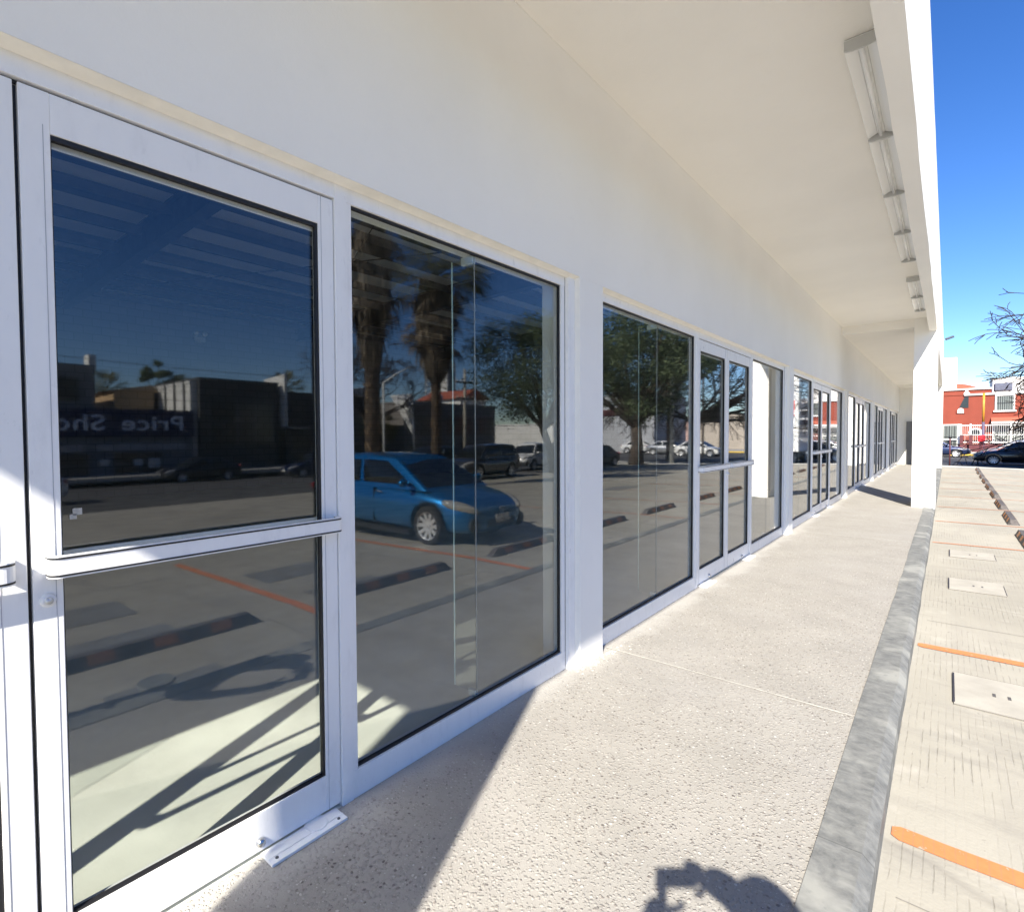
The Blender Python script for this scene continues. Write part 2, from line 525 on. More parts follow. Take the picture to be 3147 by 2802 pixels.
# apron between the lot and the cross street
bk = MB(); bk.hexa([(36.9, -30, -0.9), (39.35, -30, -0.9), (39.35, -1.7, -0.6), (36.9, -1.7, -0.6), (36.9, -30, gz(36.9, -30) + 0.07), (39.35, -30, gz(39.35, -30) + 0.07), (39.35, -1.7, -0.34), (36.9, -1.7, -0.045)])
bk.build('pavement', noisy('grey_apron', (0.36, 0.36, 0.35), 0.8, 0.15, 1.5, 0.2), kind='structure')

# walkway under the canopy, with its kerb
b = MB(); b.box(-9, 36.9, -1.56, -0.0, -0.5, 0.0); b.build('walkway', WALK, kind='structure')
b = MB()
n = 92; x0 = -9.0; rr = random.Random(3)
prev = None
xs = [x0 + i * (45.9 / n) for i in range(n + 1)]
for i, x in enumerate(xs):
    j = rr.uniform(-0.006, 0.006); k = rr.uniform(-0.007, 0.007)
    ring = [(x, -1.56 + 0.002, -0.4), (x, -1.556 + j, 0.006), (x, -1.70 + k, 0.008), (x, -1.738 + k * .6, -0.028), (x, -1.746, -0.4)]
    b.v += ring
    if i:
        a = 5 * (i - 1)
        for q in range(4):
            b.f.append((a + q, a + q + 1, a + q + 6, a + q + 5)); b.mi.append(0)
b.build('kerb', KERB, kind='structure')
# thin white joint across the walkway beside the first pillar, and dusty plaster smear along the frames
JOINT = noisy('joint_cement', (0.50, 0.48, 0.43), 0.8, 0.15, 30, 0)
for k, xx in enumerate((3.72, 10.3, 16.9)):
    b = MB(); pts = 24
    for i in range(pts):
        y0 = -0.02 - 1.52 * i / pts; y1 = -0.02 - 1.52 * (i + 1) / pts
        w0 = 0.004 + 0.003 * rr.random()
        b.quad((xx - w0, y0, 0.004), (xx + w0, y0, 0.004), (xx + w0, y1, 0.004), (xx - w0, y1, 0.004))
    b.build('walkway_joint', JOINT, kind='structure')

# orange bay lines
for k in range(13):
    x = 2.94 + 2.78 * k - 2.78 * 1
    if x > 36:
        break
    if abs(x - 8.5) < .1:
        continue
    b = MB(); w = 0.052 if x < 9 else 0.024
    xa = x
    nseg = 26
    for i in range(nseg):
        t0 = (0.006 * i if i < 2 else (i - 1) / nseg); t1 = (0.006 if i == 0 else (1 / nseg if i == 1 else i / nseg))
        y0 = -1.762 - 4.6 * t0; y1 = -1.762 - 4.6 * t1
        wob0 = 0.004 * math.sin(i * 1.7 + k); wob1 = 0.004 * math.sin((i + 1) * 1.7 + k)
        wa = w * (0.6 if i == 0 else 1)
        b.quad((xa - wa + wob0, y0, gz(xa, y0) + 0.006), (xa + wa + wob0, y0, gz(xa, y0) + 0.006), (xa + w + wob1, y1, gz(xa, y1) + 0.006), (xa - w + wob1, y1, gz(xa, y1) + 0.006))
    b.build('parking_line', ORANGE, kind='structure')

# grey filled trenches in the lot
for (xa, xb, ya, yb) in ((0.5, 1.78, -4.0, -4.72), (0.55, 1.83, -2.93, -3.42), (3.2, 4.6, -4.05, -4.72), (3.25, 4.2, -3.0, -3.35), (16.6, 18.4, -6.0, -6.7)):
    sheet('concrete_patch', xa, xb, yb, ya, 0.005, PATCH)
# slab joints
JD = noisy('dark_joint', (0.22, 0.205, 0.18), 0.9, 0.2, 20, 0)
for y in (-5.4, -8.6, -11.8):
    sheet('slab_joint', -30, 36.9, y - 0.004, y + 0.004, 0.005, JD)
for x in range(-14, 36, 4):
    sheet('slab_joint', x + 0.52, x + 0.526, -14.9, -1.8, 0.0045, JD)

# access covers beside the kerb
def cover(x0, x1, y0, y1, label):
    t = thing('access_cover', label, 'access cover', ((x0 + x1) / 2, (y0 + y1) / 2, gz(x0, y0)), 0, 'concrete access covers in the lot')
    hx = (x1 - x0) / 2; hy = (y1 - y0) / 2
    b = MB(); b.box(-hx, hx, -hy, hy, -0.05, 0.008); b.build('lid', COVER, t)
    b = MB()
    for sx in (-1, 1):
        b = MB(); b.box(sx * hx - .002, sx * hx + .002, -hy, hy, 0.0, 0.0084)
        b.build('edge_gap', mat('cover_gap', (0.16, 0.15, 0.13), 0.8), t)
    for (yy, ww, e1) in ((hy, .005, .9), (-hy, .0025, .6)):
        b = MB(); b.box(-hx * 0.9, hx * e1, yy - ww, yy + ww, 0.0, 0.0105)
        b.build('rim', mat('dark_iron', (0.03, 0.028, 0.035), 0.6), t)
    for s in (-1, 1):
        b = MB(); b.box(-0.028, 0.028, -0.022 + s * 0.035, -0.006 + s * 0.035, 0.0, 0.010)
        b.build('lifting_slot', mat('slot_grey', (0.09, 0.085, 0.08), 0.6), t)
    return t
cover(4.60, 5.22, -2.40, -1.97, 'nearest flush concrete access cover beside the kerb with two lifting slots')
cover(7.98, 8.62, -2.40, -1.95, 'flush concrete access cover beside the kerb, middle one of three')
cover(10.1, 10.7, -2.42, -1.96, 'flush concrete access cover beside the kerb, farthest one of three')
t = thing('manhole_cover', 'small round metal cap in the lot in front of the first wheel stop', 'manhole cover', (1.32, -2.12, gz(1, -2)))
b = MB(); b.lathe([(0.0, 0.014), (0.115, 0.014), (0.12, 0.008), (0.12, -0.02)], (0, 0, 0), seg=28)
b.build('cap', noisy('dull_iron', (0.17, 0.18, 0.175), 0.6, 0.2, 20, 0), t)
b = MB(); b.box(-0.32, 0.42, -0.02, 0.17, -0.01, 0.004); b.build('surround', PATCH, t)

# wheel stops
def wheel_stop():
    t = thing('wheel_stop', '', 'wheel stop')
    Lh = 0.83
    b = MB()
    prof = [(-0.085, 0), (-0.075, 0.02), (-0.042, 0.098), (0.042, 0.098), (0.075, 0.02), (0.085, 0)]
    n0 = 0
    stations = [(-Lh, 0.12), (-Lh + 0.05, 0.55), (-Lh + 0.10, 1), (Lh - 0.10, 1), (Lh - 0.05, 0.55), (Lh, 0.12)]
    for (x, s) in stations:
        for (y, z) in prof:
            b.v.append((x, y, z * s))
    for i in range(len(stations) - 1):
        for k in range(5):
            a = i * 6 + k; b.f.append((a, a + 1, a + 7, a + 6)); b.mi.append(0)
    b.f.append(tuple(range(6))); b.mi.append(0); e = (len(stations) - 1) * 6; b.f.append(tuple(range(e, e + 6))); b.mi.append(0)
    b.build('rubber_block', RUBBER, t)
    for xc in (-0.46, 0.0, 0.46):
        b = MB()
        for s in (1, -1):
            b.hexa([(xc - 0.09, s * 0.0765, 0.022), (xc + 0.09, s * 0.0765, 0.022), (xc + 0.09, s * 0.0465, 0.093), (xc - 0.09, s * 0.0465, 0.093),
                    (xc - 0.09, s * 0.070, 0.022), (xc + 0.09, s * 0.070, 0.022), (xc + 0.09, s * 0.040, 0.093), (xc - 0.09, s * 0.040, 0.093)])
        b.build('reflective_patch', REFL, t)
    return t
ORD = ['nearest', 'second', 'third', 'fourth', 'fifth', 'sixth', 'seventh', 'eighth', 'ninth', 'tenth', 'eleventh', 'twelfth', 'thirteenth', 'fourteenth']
WSX = [0.78, 3.42, 5.95, 8.72, 11.35, 14.3, 17.0, 19.75, 22.5, 25.2, 27.9, 30.6, 33.3]
ws0 = wheel_stop()
for i, x in enumerate(WSX):
    o = ws0 if i == 0 else copy_tree(ws0)
    y = -2.80 - 0.012 * i + rr.uniform(-0.02, 0.02)
    o.location = (x + 0.83, y, gz(x, y) + 0.001)
    o.rotation_euler.z = rr.uniform(-0.012, 0.012)
    o['label'] = 'black rubber wheel stop with orange patches, %s in the row along the kerb' % ORD[i]
    o['group'] = 'wheel stops along the kerb'

# ------------------------------------------------------------------ the storefront building
ZB, ZS, ZF = 3.77, 4.06, 6.1       # fascia bottom, soffit, fascia top
HT = 2.67                          # underside of the wall over the frames
XA, XE = -2.70, 36.0               # canopy ends
bld = thing('storefront_building', 'long white single-storey shop building with a deep canopy over its glass fronts', 'building')
P = 6.535
S2 = 3.60
bays = [(-3.061, [-3.061, -0.81, 0.298, 1.375, 3.19])]
for n_ in range(2, 7):
    s = S2 + P * (n_ - 2)
    if n_ == 2:
        bays.append((s, [s, 5.80, 6.83, 7.885, 9.80]))
    else:
        bays.append((s, [s, s + 2.10, s + 3.15, s + 4.22, s + 6.10]))
pillars = [(-3.53, -3.061), (3.27, S2)] + [(S2 + P * k + 6.24, min(S2 + P * (k + 1), 35.99)) for k in range(0, 5)]

# header wall over the frames
b = MB(); b.box(-8.0, XE, -0.07, 0.18, HT, ZF - 0.02); b.build('front_wall', PLASTER, bld)
for (xa, xb) in pillars:
    b = MB(); b.box(xa, xb, -0.0702, 0.18, -0.02, HT + 0.001)
    b.build('wall_pier', PLASTER, bld, bevel=0.004)
b = MB(); b.box(-8.0, -3.53, -0.069, 0.18, -0.02, HT + 0.0005); b.build('wall_end', PLASTER, bld)
# canopy: slab, step beyond the free column, fascia
b = MB(); b.box(XA, 15.30, -1.60, -0.0712, ZS, ZS + 0.2); b.build('canopy_soffit', SOFFIT, bld)
b = MB(); b.box(15.30, XE, -1.60, -0.0712, ZS - 0.16, ZS + 0.2); b.build('canopy_soffit', SOFFIT, bld)
b = MB()
nn = 60; xs = [XA + (XE - XA) * i / nn for i in range(nn + 1)]
for i, x in enumerate(xs):
    j = rr.uniform(-0.004, 0.004); k = rr.uniform(-0.004, 0.004)
    b.v += [(x, -1.595 + j, ZB + k), (x, -1.72 + k, ZB + j), (x, -1.715 + j * .5, ZF + j), (x, -1.595, ZF)]
    if i:
        a = 4 * (i - 1)
        for q in range(4):
            b.f.append((a + q, a + (q + 1) % 4, a + 4 + (q + 1) % 4, a + 4 + q)); b.mi.append(0)
b.f += [(0, 1, 2, 3), (len(b.v) - 1, len(b.v) - 2, len(b.v) - 3, len(b.v) - 4)]; b.mi += [0, 0]
b.build('fascia', PLASTER, bld)
b = MB(); b.box(XA, XE, -1.590, 0.0, ZF - 0.12, ZF - 0.021); b.build('canopy_roof', PAVE, bld)
# free-standing columns
for xa in (-2.66, 15.30, 33.3):
    b = MB(); b.box(xa - 0.003, xa + 0.86, -1.738, -1.35, -0.4, ZB + 0.35)
    b.build('column', PLASTER, bld, bevel=0.008)
    b = MB(); b.box(xa - 0.004, xa + 0.855, -1.349, -0.0715, ZS - 0.175, ZS + 0.1); b.build('canopy_beam', SOFFIT, bld)
# side, back and roof
b = MB(); b.box(-8.0, -7.8, 0.181, 15.2, -0.1, ZF - 0.03); b.build('side_wall', CMU, bld)
b = MB(); b.box(XE + 0.0, XE + 0.2, -1.72, 15.2, -0.5, 3.7); b.build('side_wall', PLASTER, bld)
b = MB(); b.box(XE + 0.001, XE + 0.2, -1.60, 15.2, 3.701, ZF - 0.03); b.build('side_wall', PLASTER, bld)
b = MB(); b.box(-7.8, XE, 15.0, 15.2, -0.1, ZF - 0.03); b.build('back_wall', CMU, bld)
b = MB(); b.box(-7.8, XE, 0.1801, 15.0, 5.5, 5.6); b.build('roof', DECK, bld)
b = MB(); b.box(-7.8, XE, 0.0, 15.0, -0.2, -0.002); b.build('shop_floor', FLOORIN, bld)
for k, x in enumerate((-3.3, 3.5, 10.3, 17.1, 23.9, 30.7)):
    b = MB(); b.box(x - 0.11, x + 0.11, 0.181, 14.99, 4.98, 5.0); b.box(x - 0.02, x + 0.02, 0.181, 14.99, 5.0, 5.47); b.box(x - 0.11, x + 0.11, 0.181, 14.99, 5.47, 5.499)
    b.build('roof_beam', STEELB, bld)
for k in range(11):
    y = 0.9 + 1.35 * k
    b = MB(); b.box(-7.75, XE - 0.01, y - 0.035, y + 0.035, 5.30, 5.4695); b.build('purlin', STEELB, bld)
for (x, s) in ((0.2, 1), (0.2, -1), (6.9, 1), (6.9, -1)):
    b = MB(); b.tube([(x - 3.1 * s, 1.0, 5.25), (x + 3.1 * s, 13.6, 5.25)], 0.012, 5); b.build('brace_rod', STEELB, bld)
b = MB(); b.box(17.3, 17.45, 0.19, 14.99, 0, 5.29); b.build('partition_wall', CMU, bld)
# end door of the canopy walk
b = MB(); b.box(35.94, 35.995, -1.25, -0.35, 0.0, 2.2); b.build('door', noisy('grey_door', (0.20, 0.20, 0.20), 0.5, 0.1, 2, 0), bld)

WHITEJ = noisy('white_reveal', (0.72, 0.72, 0.69), 0.8, 0.05, 4, 0.1)

def pane_box(x0, x1, z0, z1, y=0.030):
    b = MB(); b.box(x0, x1, y, y + 0.006, z0, z1); return b

def window(x0, x1, joint=None, extra=0.0):
    """fixed glazing between x0 and x1"""
    f = MB()
    f.box(x0, x1, 0.0, 0.062, HT - 0.065, HT - 0.0005)      # head
    f.box(x0, x1, 0.0, 0.062, 0.0, 0.125)                   # bottom rail
    f.box(x0, x0 + 0.028, 0.001, 0.061, 0.125, HT - 0.065)
    f.box(x1 - 0.045, x1, 0.001, 0.061, 0.125, HT - 0.065)
    w = f.build('window_frame', ALU, bld, bevel=0.0015)
    g = MB(); gx0, gx1, gz0, gz1 = x0 + 0.028, x1 - 0.045, 0.125, HT - 0.065
    e = 0.011
    g.box(gx0, gx1, 0.012, 0.029, gz1 - e, gz1 - 0.0002); g.box(gx0, gx1, 0.012, 0.029, gz0 + 0.0002, gz0 + e)
    g.box(gx0 + 0.0002, gx0 + e * 0.5, 0.012, 0.029, gz0 + e, gz1 - e); g.box(gx1 - e, gx1 - 0.0002, 0.012, 0.029, gz0 + e, gz1 - e)
    g.build('gasket', GASKET, w)
    cuts = [gx0, gx1] if joint is None else [gx0, joint, gx1]
    for a, c in zip(cuts[:-1], cuts[1:]):
        pb = pane_box(a + (0.0015 if a != gx0 else 0), c - (0.0015 if c != gx1 else 0), gz0, gz1)
        pb.build('pane', GLASS, w)
    if joint is not None:
        fb = MB(); fb.box(joint - 0.004, joint + 0.004, 0.0375, 0.20, gz0 + 0.02, gz1 - 0.005)
        fb.build('glass_fin', GLASS, w)
        eb = MB(); eb.box(joint - 0.004, joint + 0.004, 0.2005, 0.203, gz0 + 0.02, gz1 - 0.005)
        eb.build('fin_edge', GLASS_EDGE, w)
        sb = MB(); sb.box(joint - 0.0015, joint + 0.0015, 0.0305, 0.0355, gz0, gz1); sb.build('seal', mat('silicone', (0.32, 0.34, 0.33), 0.4), w)
        for (ya, za, zb) in ((0.085, gz0, gz0 + 0.035), (0.12, gz1 - 0.045, gz1 - 0.004)):
            cb = MB(); cb.box(joint - 0.014, joint + 0.014, 0.037, ya, za, zb)
            cb.build('fin_clip', mat('clear_plastic', (0.6, 0.66, 0.66), 0.2), w)
    return w

def mullion(x0, x1, z1=HT - 0.0007):
    b = MB(); b.box(x0, x1, -0.004, 0.066, 0.0, z1)
    b.build('mullion', ALU, bld, bevel=0.0015)

def door(x0, x1, hinge):
    """aluminium glazed leaf; hinge: +1 right side, -1 left side"""
    z0, z1 = 0.018, HT - 0.075
    st, tr, br = 0.072, 0.115, 0.15
    f = MB()
    f.box(x0, x0 + st, 0.004, 0.050, z0, z1); f.box(x1 - st, x1, 0.004, 0.050, z0, z1)
    f.box(x0 + st, x1 - st, 0.0045, 0.0495, z1 - tr, z1); f.box(x0 + st, x1 - st, 0.0045, 0.0495, z0, z0 + br)
    d = f.build('door', ALU, bld, bevel=0.002)
    ga, gb, gc, gd = x0 + st, x1 - st, z0 + br, z1 - tr
    # glazing beads and gasket
    g = MB(); e = 0.008
    g.box(ga, gb, 0.010, 0.027, gd - e * 1.8, gd - 0.0003); g.box(ga, gb, 0.010, 0.027, gc + 0.0003, gc + e)
    g.box(ga + 0.0003, ga + e * .4, 0.010, 0.027, gc + e, gd - e * 1.8); g.box(gb - e * 1.5, gb - 0.0003, 0.010, 0.027, gc + e, gd - e * 1.8)
    g.build('gasket', GASKET, d)
    g = MB(); g.box(ga, gb, 0.034, 0.048, gd - 0.024, gd - 0.0005); g.build('glazing_bead', ALU, d)
    pane_box(ga, gb, gc, gd, 0.028).build('pane', GLASS, d)
    # line of the profile joint on the stile
    g = MB(); g.box(x0 + st - 0.018, x0 + st - 0.0165, 0.0028, 0.0045, z0, z1 - tr + 0.02); g.box(x1 - st + 0.012, x1 - st + 0.0135, 0.0028, 0.0045, z0, z1)
    g.build('profile_seam', mat('seam_grey', (0.36, 0.37, 0.40), 0.6), d)
    # push bar on both faces
    for side, ya, yb in ((1, -0.052, -0.018), (-1, 0.075, 0.105)):
        hb = MB(); zc = 1.235; hh = 0.022
        L0, L1 = x0 + 0.03, x1 - 0.004
        if hinge < 0:
            L0, L1 = x0 + 0.004, x1 - 0.03
        rc = 0.03; pts = []
        ywall = 0.004 if side > 0 else 0.05
        ye = ya if side > 0 else yb
        sgn = -1 if side > 0 else 1
        path = []
        for i in range(7):
            a = PI / 2 * i / 6
            path.append((L0 + rc - rc * math.cos(a), ye - sgn * rc + sgn * rc * math.sin(a)))
        for i in range(7):
            a = PI / 2 * i / 6
            path.append((L1 - rc + rc * math.sin(a), ye - sgn * rc + sgn * rc * math.cos(a)))
        path = [(L0, ywall)] + path + [(L1, ywall)]
        th = 0.012
        inner = []
        cx = (L0 + L1) / 2
        for (x, y) in path:
            fx_ = (x - cx) / (abs(L1 - L0) / 2)
            inner.append((x - th * (1 if fx_ > 0 else -1) if abs(fx_) > 0.9 else x, y - sgn * th if abs(y - ye) < rc * 1.05 and abs(y - ywall) > 1e-6 else y))
        def band(za, zb, grow, m, nm, par):
            q = MB(); n_ = len(path)
            for i in range(n_):
                (xo, yo), (xi, yi) = path[i], inner[i]
                yo2 = yo + sgn * grow if abs(yo - ywall) > 1e-6 else yo
                q.v += [(xo, yo2, za), (xo, yo2, zb), (xi, yi, zb), (xi, yi, za)]
            for i in range(n_ - 1):
                for k in range(4):
                    a_, b_ = i * 4 + k, i * 4 + (k + 1) % 4
                    q.f.append((a_, b_, b_ + 4, a_ + 4)); q.mi.append(0)
            q.f.append((0, 1, 2, 3)); q.f.append((n_ * 4 - 1, n_ * 4 - 2, n_ * 4 - 3, n_ * 4 - 4)); q.mi += [0, 0]
            return q.build(nm, m, par)
        hnd = band(zc - hh, zc + hh, 0.0, ALU, 'push_bar', d)
        band(zc + hh + 0.0003, zc + hh + 0.0055, 0.002, GASKET, 'rubber_strip', hnd) if side > 0 else None
        band(zc - hh - 0.0055, zc - hh - 0.0003, 0.002, GASKET, 'rubber_strip', hnd) if side > 0 else None
        if side > 0:
            band(zc + hh + 0.0058, zc + hh + 0.010, 0.0, ALU, 'bar_cap', hnd)
            band(zc - hh - 0.010, zc - hh - 0.0058, 0.0, ALU, 'bar_cap', hnd)
    # bottom pivot plate
    xp = x1 - 0.20 if hinge > 0 else x0 + 0.20
    q = MB(); q.box(xp - 0.17, xp + 0.17, -0.085, 0.003, 0.0005, 0.012); q.box(xp - 0.17, xp + 0.17, -0.055, -0.047, 0.012, 0.0145)
    q.lathe([(0, 0.0165), (0.045, 0.0165), (0.047, 0.012)], (xp + 0.06 * hinge, -0.02, 0), seg=20)
    q.build('pivot_plate', ALU, d, bevel=0.001)
    q = MB()
    for dx in (-0.14, 0.14):
        q.lathe([(0, 0.0145), (0.006, 0.0145), (0.007, 0.012)], (xp + dx, -0.065, 0), seg=10)
    q.build('screw', mat('dark_screw', (0.12, 0.12, 0.12), 0.4, 0.7), d)
    q = MB(); q.lathe([(0.0, -0.016), (0.012, -0.014), (0.018, -0.004), (0.018, 0.004)], (xp - 0.17 * hinge, 0.0, 0.055), 'y', 16)
    q.build('floor_bolt', CHROME, d, smooth=True)
    return d

for bi, (s, xs_) in enumerate(bays):
    x0, x1, xm, x2, x3 = xs_
    g = 0.0035
    window(x0, x1 - 0.030, (x0 + x1) / 2 if bi != 1 else 4.83)
    window(x2 + 0.030, x3, {0: 2.29}.get(bi, (x2 + x3) / 2 + 0.02))
    mullion(x1 - 0.030, x1 + 0.030); mullion(x2 - 0.030, x2 + 0.030)
    # door head with its shadow gap
    b = MB(); b.box(x1 + 0.030, x2 - 0.030, -0.002, 0.062, HT - 0.066, HT - 0.0009); b.build('door_head', ALU, bld, bevel=0.0015)
    b = MB(); b.box(x1 + 0.030, x2 - 0.030, 0.052, 0.062, 0.018, HT - 0.067); b.v = []; b.f = []; b.mi = []
    b.box(x1 + 0.0302, x2 - 0.0302, 0.020, 0.030, HT - 0.0745, HT - 0.0665); b.box(xm - 0.006, xm + 0.006, 0.030, 0.045, 0.018, HT - 0.076)
    b.build('weather_strip', GASKET, bld)
    door(x1 + 0.030 + 0.004, xm - 0.0055, -1)
    d = door(xm + 0.0055, x2 - 0.030 - 0.004, 1)
    # lock cylinder on the right leaf
    q = MB(); q.lathe([(0.0, -0.008), (0.016, -0.008), (0.019, -0.003), (0.021, 0.004)], (xm + 0.040, 0.0, 1.135), 'y', 20)
    q.build('lock_rose', ALU, d, smooth=True)
    q = MB(); q.lathe([(0.0, -0.016), (0.010, -0.015), (0.011, -0.009)], (xm + 0.040, 0.0, 1.135), 'y', 14); q.build('lock_cylinder', STEEL, d, smooth=True)
    # filler strip next to the pier
    xe = pillars[bi + 1][0]
    if xe - x3 > 0.01:
        b = MB(); b.box(x3 + 0.002, xe - 0.0005, -0.03, 0.05, -0.005, HT - 0.001); b.build('filler_strip', ALU, bld, bevel=0.003)
        b = MB(); b.box(x3 - 0.001, x3 + 0.0015, -0.001, 0.03, 0, HT - 0.01); b.build('shadow_gap', GASKET, bld)
    # underside of the header: warm bounce light painted as cream, ragged caulked edge
    b = MB(); n_ = 70
    for i in range(n_ + 1):
        x = x0 + (xe - x0) * i / n_; j = rr.uniform(0, 0.006)
        b.v += [(x, -0.0695, HT - 0.001), (x, -0.0005, HT - 0.001), (x, -0.006 - j, HT - 0.006 - j * .6)]
        if i:
            a = 3 * (i - 1)
            for q_ in range(3):
                b.f.append((a + q_, a + (q_ + 1) % 3, a + 3 + (q_ + 1) % 3, a + 3 + q_)); b.mi.append(0)
    b.build('lit_underside', UNDERSIDE_LIT, bld)
    # white plastered reveal of the opening inside
    b = MB(); b.box(x0, xe, 0.0625, 0.179, HT - 0.03, HT - 0.0012); b.build('inner_lintel', WHITEJ, bld)
    b = MB(); b.box(x3 - 0.0, xe - 0.001, 0.0625, 0.179, 0.0, HT - 0.031); b.build('inner_jamb', WHITEJ, bld)

# chips of plaster on the paving beside the first pier
b = MB()
for i in range(46):
    a = rr.gauss(3.62, 0.22); c = -0.085 - abs(rr.gauss(0, 0.035)); r = rr.uniform(0.004, 0.014)
    b.ell((a, c, 0.001), (r, r * rr.uniform(.5, 1), r * 0.35), 7, 4)
tag(b.build('plaster_crumbs', JOINT), 'dried plaster crumbs on the paving around the foot of the nearest white pier', 'plaster crumbs')
# paint flake stuck on the door glass
q = MB(); q.box(0.408, 0.432, 0.0262, 0.0275, 1.372, 1.392); q.box(0.40, 0.418, 0.0262, 0.0276, 1.360, 1.375)
tag(q.build('sticker_remnant', JOINT), 'small torn scrap of white tape stuck on the nearest door glass', 'tape scrap')

# fluorescent fittings on the soffit
FW = noisy('fitting_white', (0.85, 0.85, 0.83), 0.35, 0.1, 6, 0)
def fitting():
    t = thing('light_fitting', '', 'light fitting')
    Lh = 0.70
    b = MB(); b.box(-Lh, Lh, -0.085, 0.085, -0.012, 0); b.box(-Lh + .02, Lh - .02, -0.022, 0.022, -0.036, -0.0121)
    hsg = b.build('housing', FW, t)
    for s in (-1, 1):
        b = MB(); b.prism([(s * 0.024, -0.036), (s * 0.083, -0.064), (s * 0.085, -0.062), (s * 0.085, -0.0125), (s * 0.080, -0.0125), (s * 0.079, -0.057), (s * 0.024, -0.031)], 'x', -Lh + 0.03, Lh - 0.03)
        b.build('reflector', mat('reflector_sheet', (0.88, 0.88, 0.86), 0.25, 0.15), t)
        b = MB(); b.prism([(-0.085, -0.0125), (0.085, -0.0125), (0.085, -0.075), (0.045, -0.085), (-0.045, -0.085), (-0.085, -0.075)], 'x', s * Lh - 0.012, s * Lh + 0.0)
        b.build('end_plate', mat('end_plate_grey', (0.55, 0.55, 0.53), 0.4), t)
    b = MB(); b.tube([(-Lh + 0.03, 0, -0.058), (Lh - 0.03, 0, -0.058)], 0.013, 12); b.build('tube', mat('tube_glass', (0.92, 0.92, 0.90), 0.2), t, smooth=True)
    return t
f0 = fitting()
fx = [(0.9, 0), (2.32, 0), (4.90, 1), (6.31, 2), (7.72, 3), (9.13, 4), (11.85, 5), (13.26, 6)]
fl = {1: 'white open fluorescent fitting nearest the camera in the run of four on the soffit', 2: 'open fluorescent fitting, second of the run of four on the soffit',
      3: 'open fluorescent fitting, third of the run of four on the soffit', 4: 'open fluorescent fitting, farthest of the run of four on the soffit',
      5: 'open fluorescent fitting of the far pair on the soffit, its nearer one', 6: 'open fluorescent fitting of the far pair, close to the free column'}
first = True
for (x, k) in fx:
    if k == 0:
        continue
    o = f0 if first else copy_tree(f0); first = False
    o.location = (x, -1.485, ZS - 0.0008)
    o['label'] = fl[k]; o['group'] = 'fluorescent fittings under the canopy'
o = copy_tree(f0); o.location = (2.93, -1.485, ZS - 0.0008); o['label'] = 'open fluorescent fitting cut off by the top edge of the picture'; o['group'] = 'fluorescent fittings under the canopy'
# emergency lamp with two heads on the block wall inside
t = thing('emergency_light', 'twin round lamp heads high on the block wall inside the shop', 'emergency light', (6.88, 14.95, 4.76))
b = MB(); b.box(-0.16, 0.16, -0.06, 0.04, -0.22, -0.09); b.build('battery_box', WHITEJ, t)
for s in (-1, 1):
    b = MB(); b.lathe([(0, -0.13), (0.075, -0.12), (0.085, -0.09), (0.05, 0.03), (0.0, 0.04)], (s * 0.13, 0, 0.02), 'y', 18); b.build('lamp_head', mat('lamp_white', (0.9, 0.9, 0.88), 0.3), t, smooth=True)
# far end: projecting white sign box, small camera and wall lamp
t = thing('sign_box', 'blank white projecting sign box at the far end of the canopy fascia', 'sign box', (36.1, -1.97, 0))
b = MB(); b.box(-0.15, 0.15, -0.24, 0.255, 3.72, 5.28); b.build('cabinet', mat('white_panel', (0.84, 0.84, 0.82), 0.5), t, bevel=0.02)
b = MB(); b.box(-0.05, 0.05, 0.256, 0.30, 4.0, 4.1); b.box(-0.05, 0.05, 0.256, 0.30, 4.9, 5.0); b.build('bracket', STEEL, t)
t = thing('security_camera', 'small dark camera on a short arm near the far top of the fascia', 'security camera', (29.5, -1.73, 5.35))
b = MB(); b.tube([(0, 0.02, 0), (0, -0.12, 0.05)], 0.015, 8); b.build('arm', STEEL, t)
b = MB(); b.tube([(-0.1, -0.08, 0.02), (0.05, -0.3, 0.12)], 0.045, 10); b.build('body', mat('camera_dark', (0.07, 0.08, 0.10), 0.4), t)
t = thing('wall_lamp', 'small round bulkhead lamp over the door at the far end of the walkway', 'wall lamp', (35.99, -0.75, 3.35))
b = MB(); b.ell((-0.06, 0, 0), (0.06, 0.10, 0.10), 12, 8); b.build('glass', mat('lamp_white', (0.9, 0.9, 0.88), 0.3), t, smooth=True)
b = MB(); b.lathe([(0.0, -0.02), (0.12, -0.02), (0.12, 0.0)], (0, 0, 0), 'x', 16); b.build('base', STEEL, t)

# ================================================================== vehicles
GLASSCAR = mat('car_glass', (0.012, 0.015, 0.017), 0.04, 0, 0.8)
TYRE = mat('tyre_rubber', (0.022, 0.022, 0.023), 0.75)
RIM = mat('alloy_rim', (0.75, 0.75, 0.75), 0.35, 0.5)
BLACKP = mat('black_plastic', (0.02, 0.02, 0.022), 0.5)
HEAD = mat('headlight_lens', (0.55, 0.53, 0.48), 0.1, 0.5)
TAIL = mat('taillight_lens', (0.35, 0.01, 0.01), 0.15)
AMBER = mat('amber_lens', (0.65, 0.22, 0.06), 0.15)
PLATE = mat('plate_white', (0.62, 0.62, 0.60), 0.5)
def paint(name, col, metal=0.35):
    return mat(name, col, 0.28, metal, 0.5, 1.0)
BLUE = paint('blue_metallic_paint', (0.001, 0.16, 0.42), 0.65)
BLACKPT = paint('black_paint', (0.012, 0.012, 0.014), 0.1)
NAVY = paint('navy_paint', (0.012, 0.022, 0.07), 0.3)
WHITEPT = paint('white_paint', (0.78, 0.78, 0.76), 0.0)
SILVER = paint('silver_paint', (0.42, 0.43, 0.44), 0.6)
GREYPT = paint('dark_grey_paint', (0.05, 0.052, 0.056), 0.4)

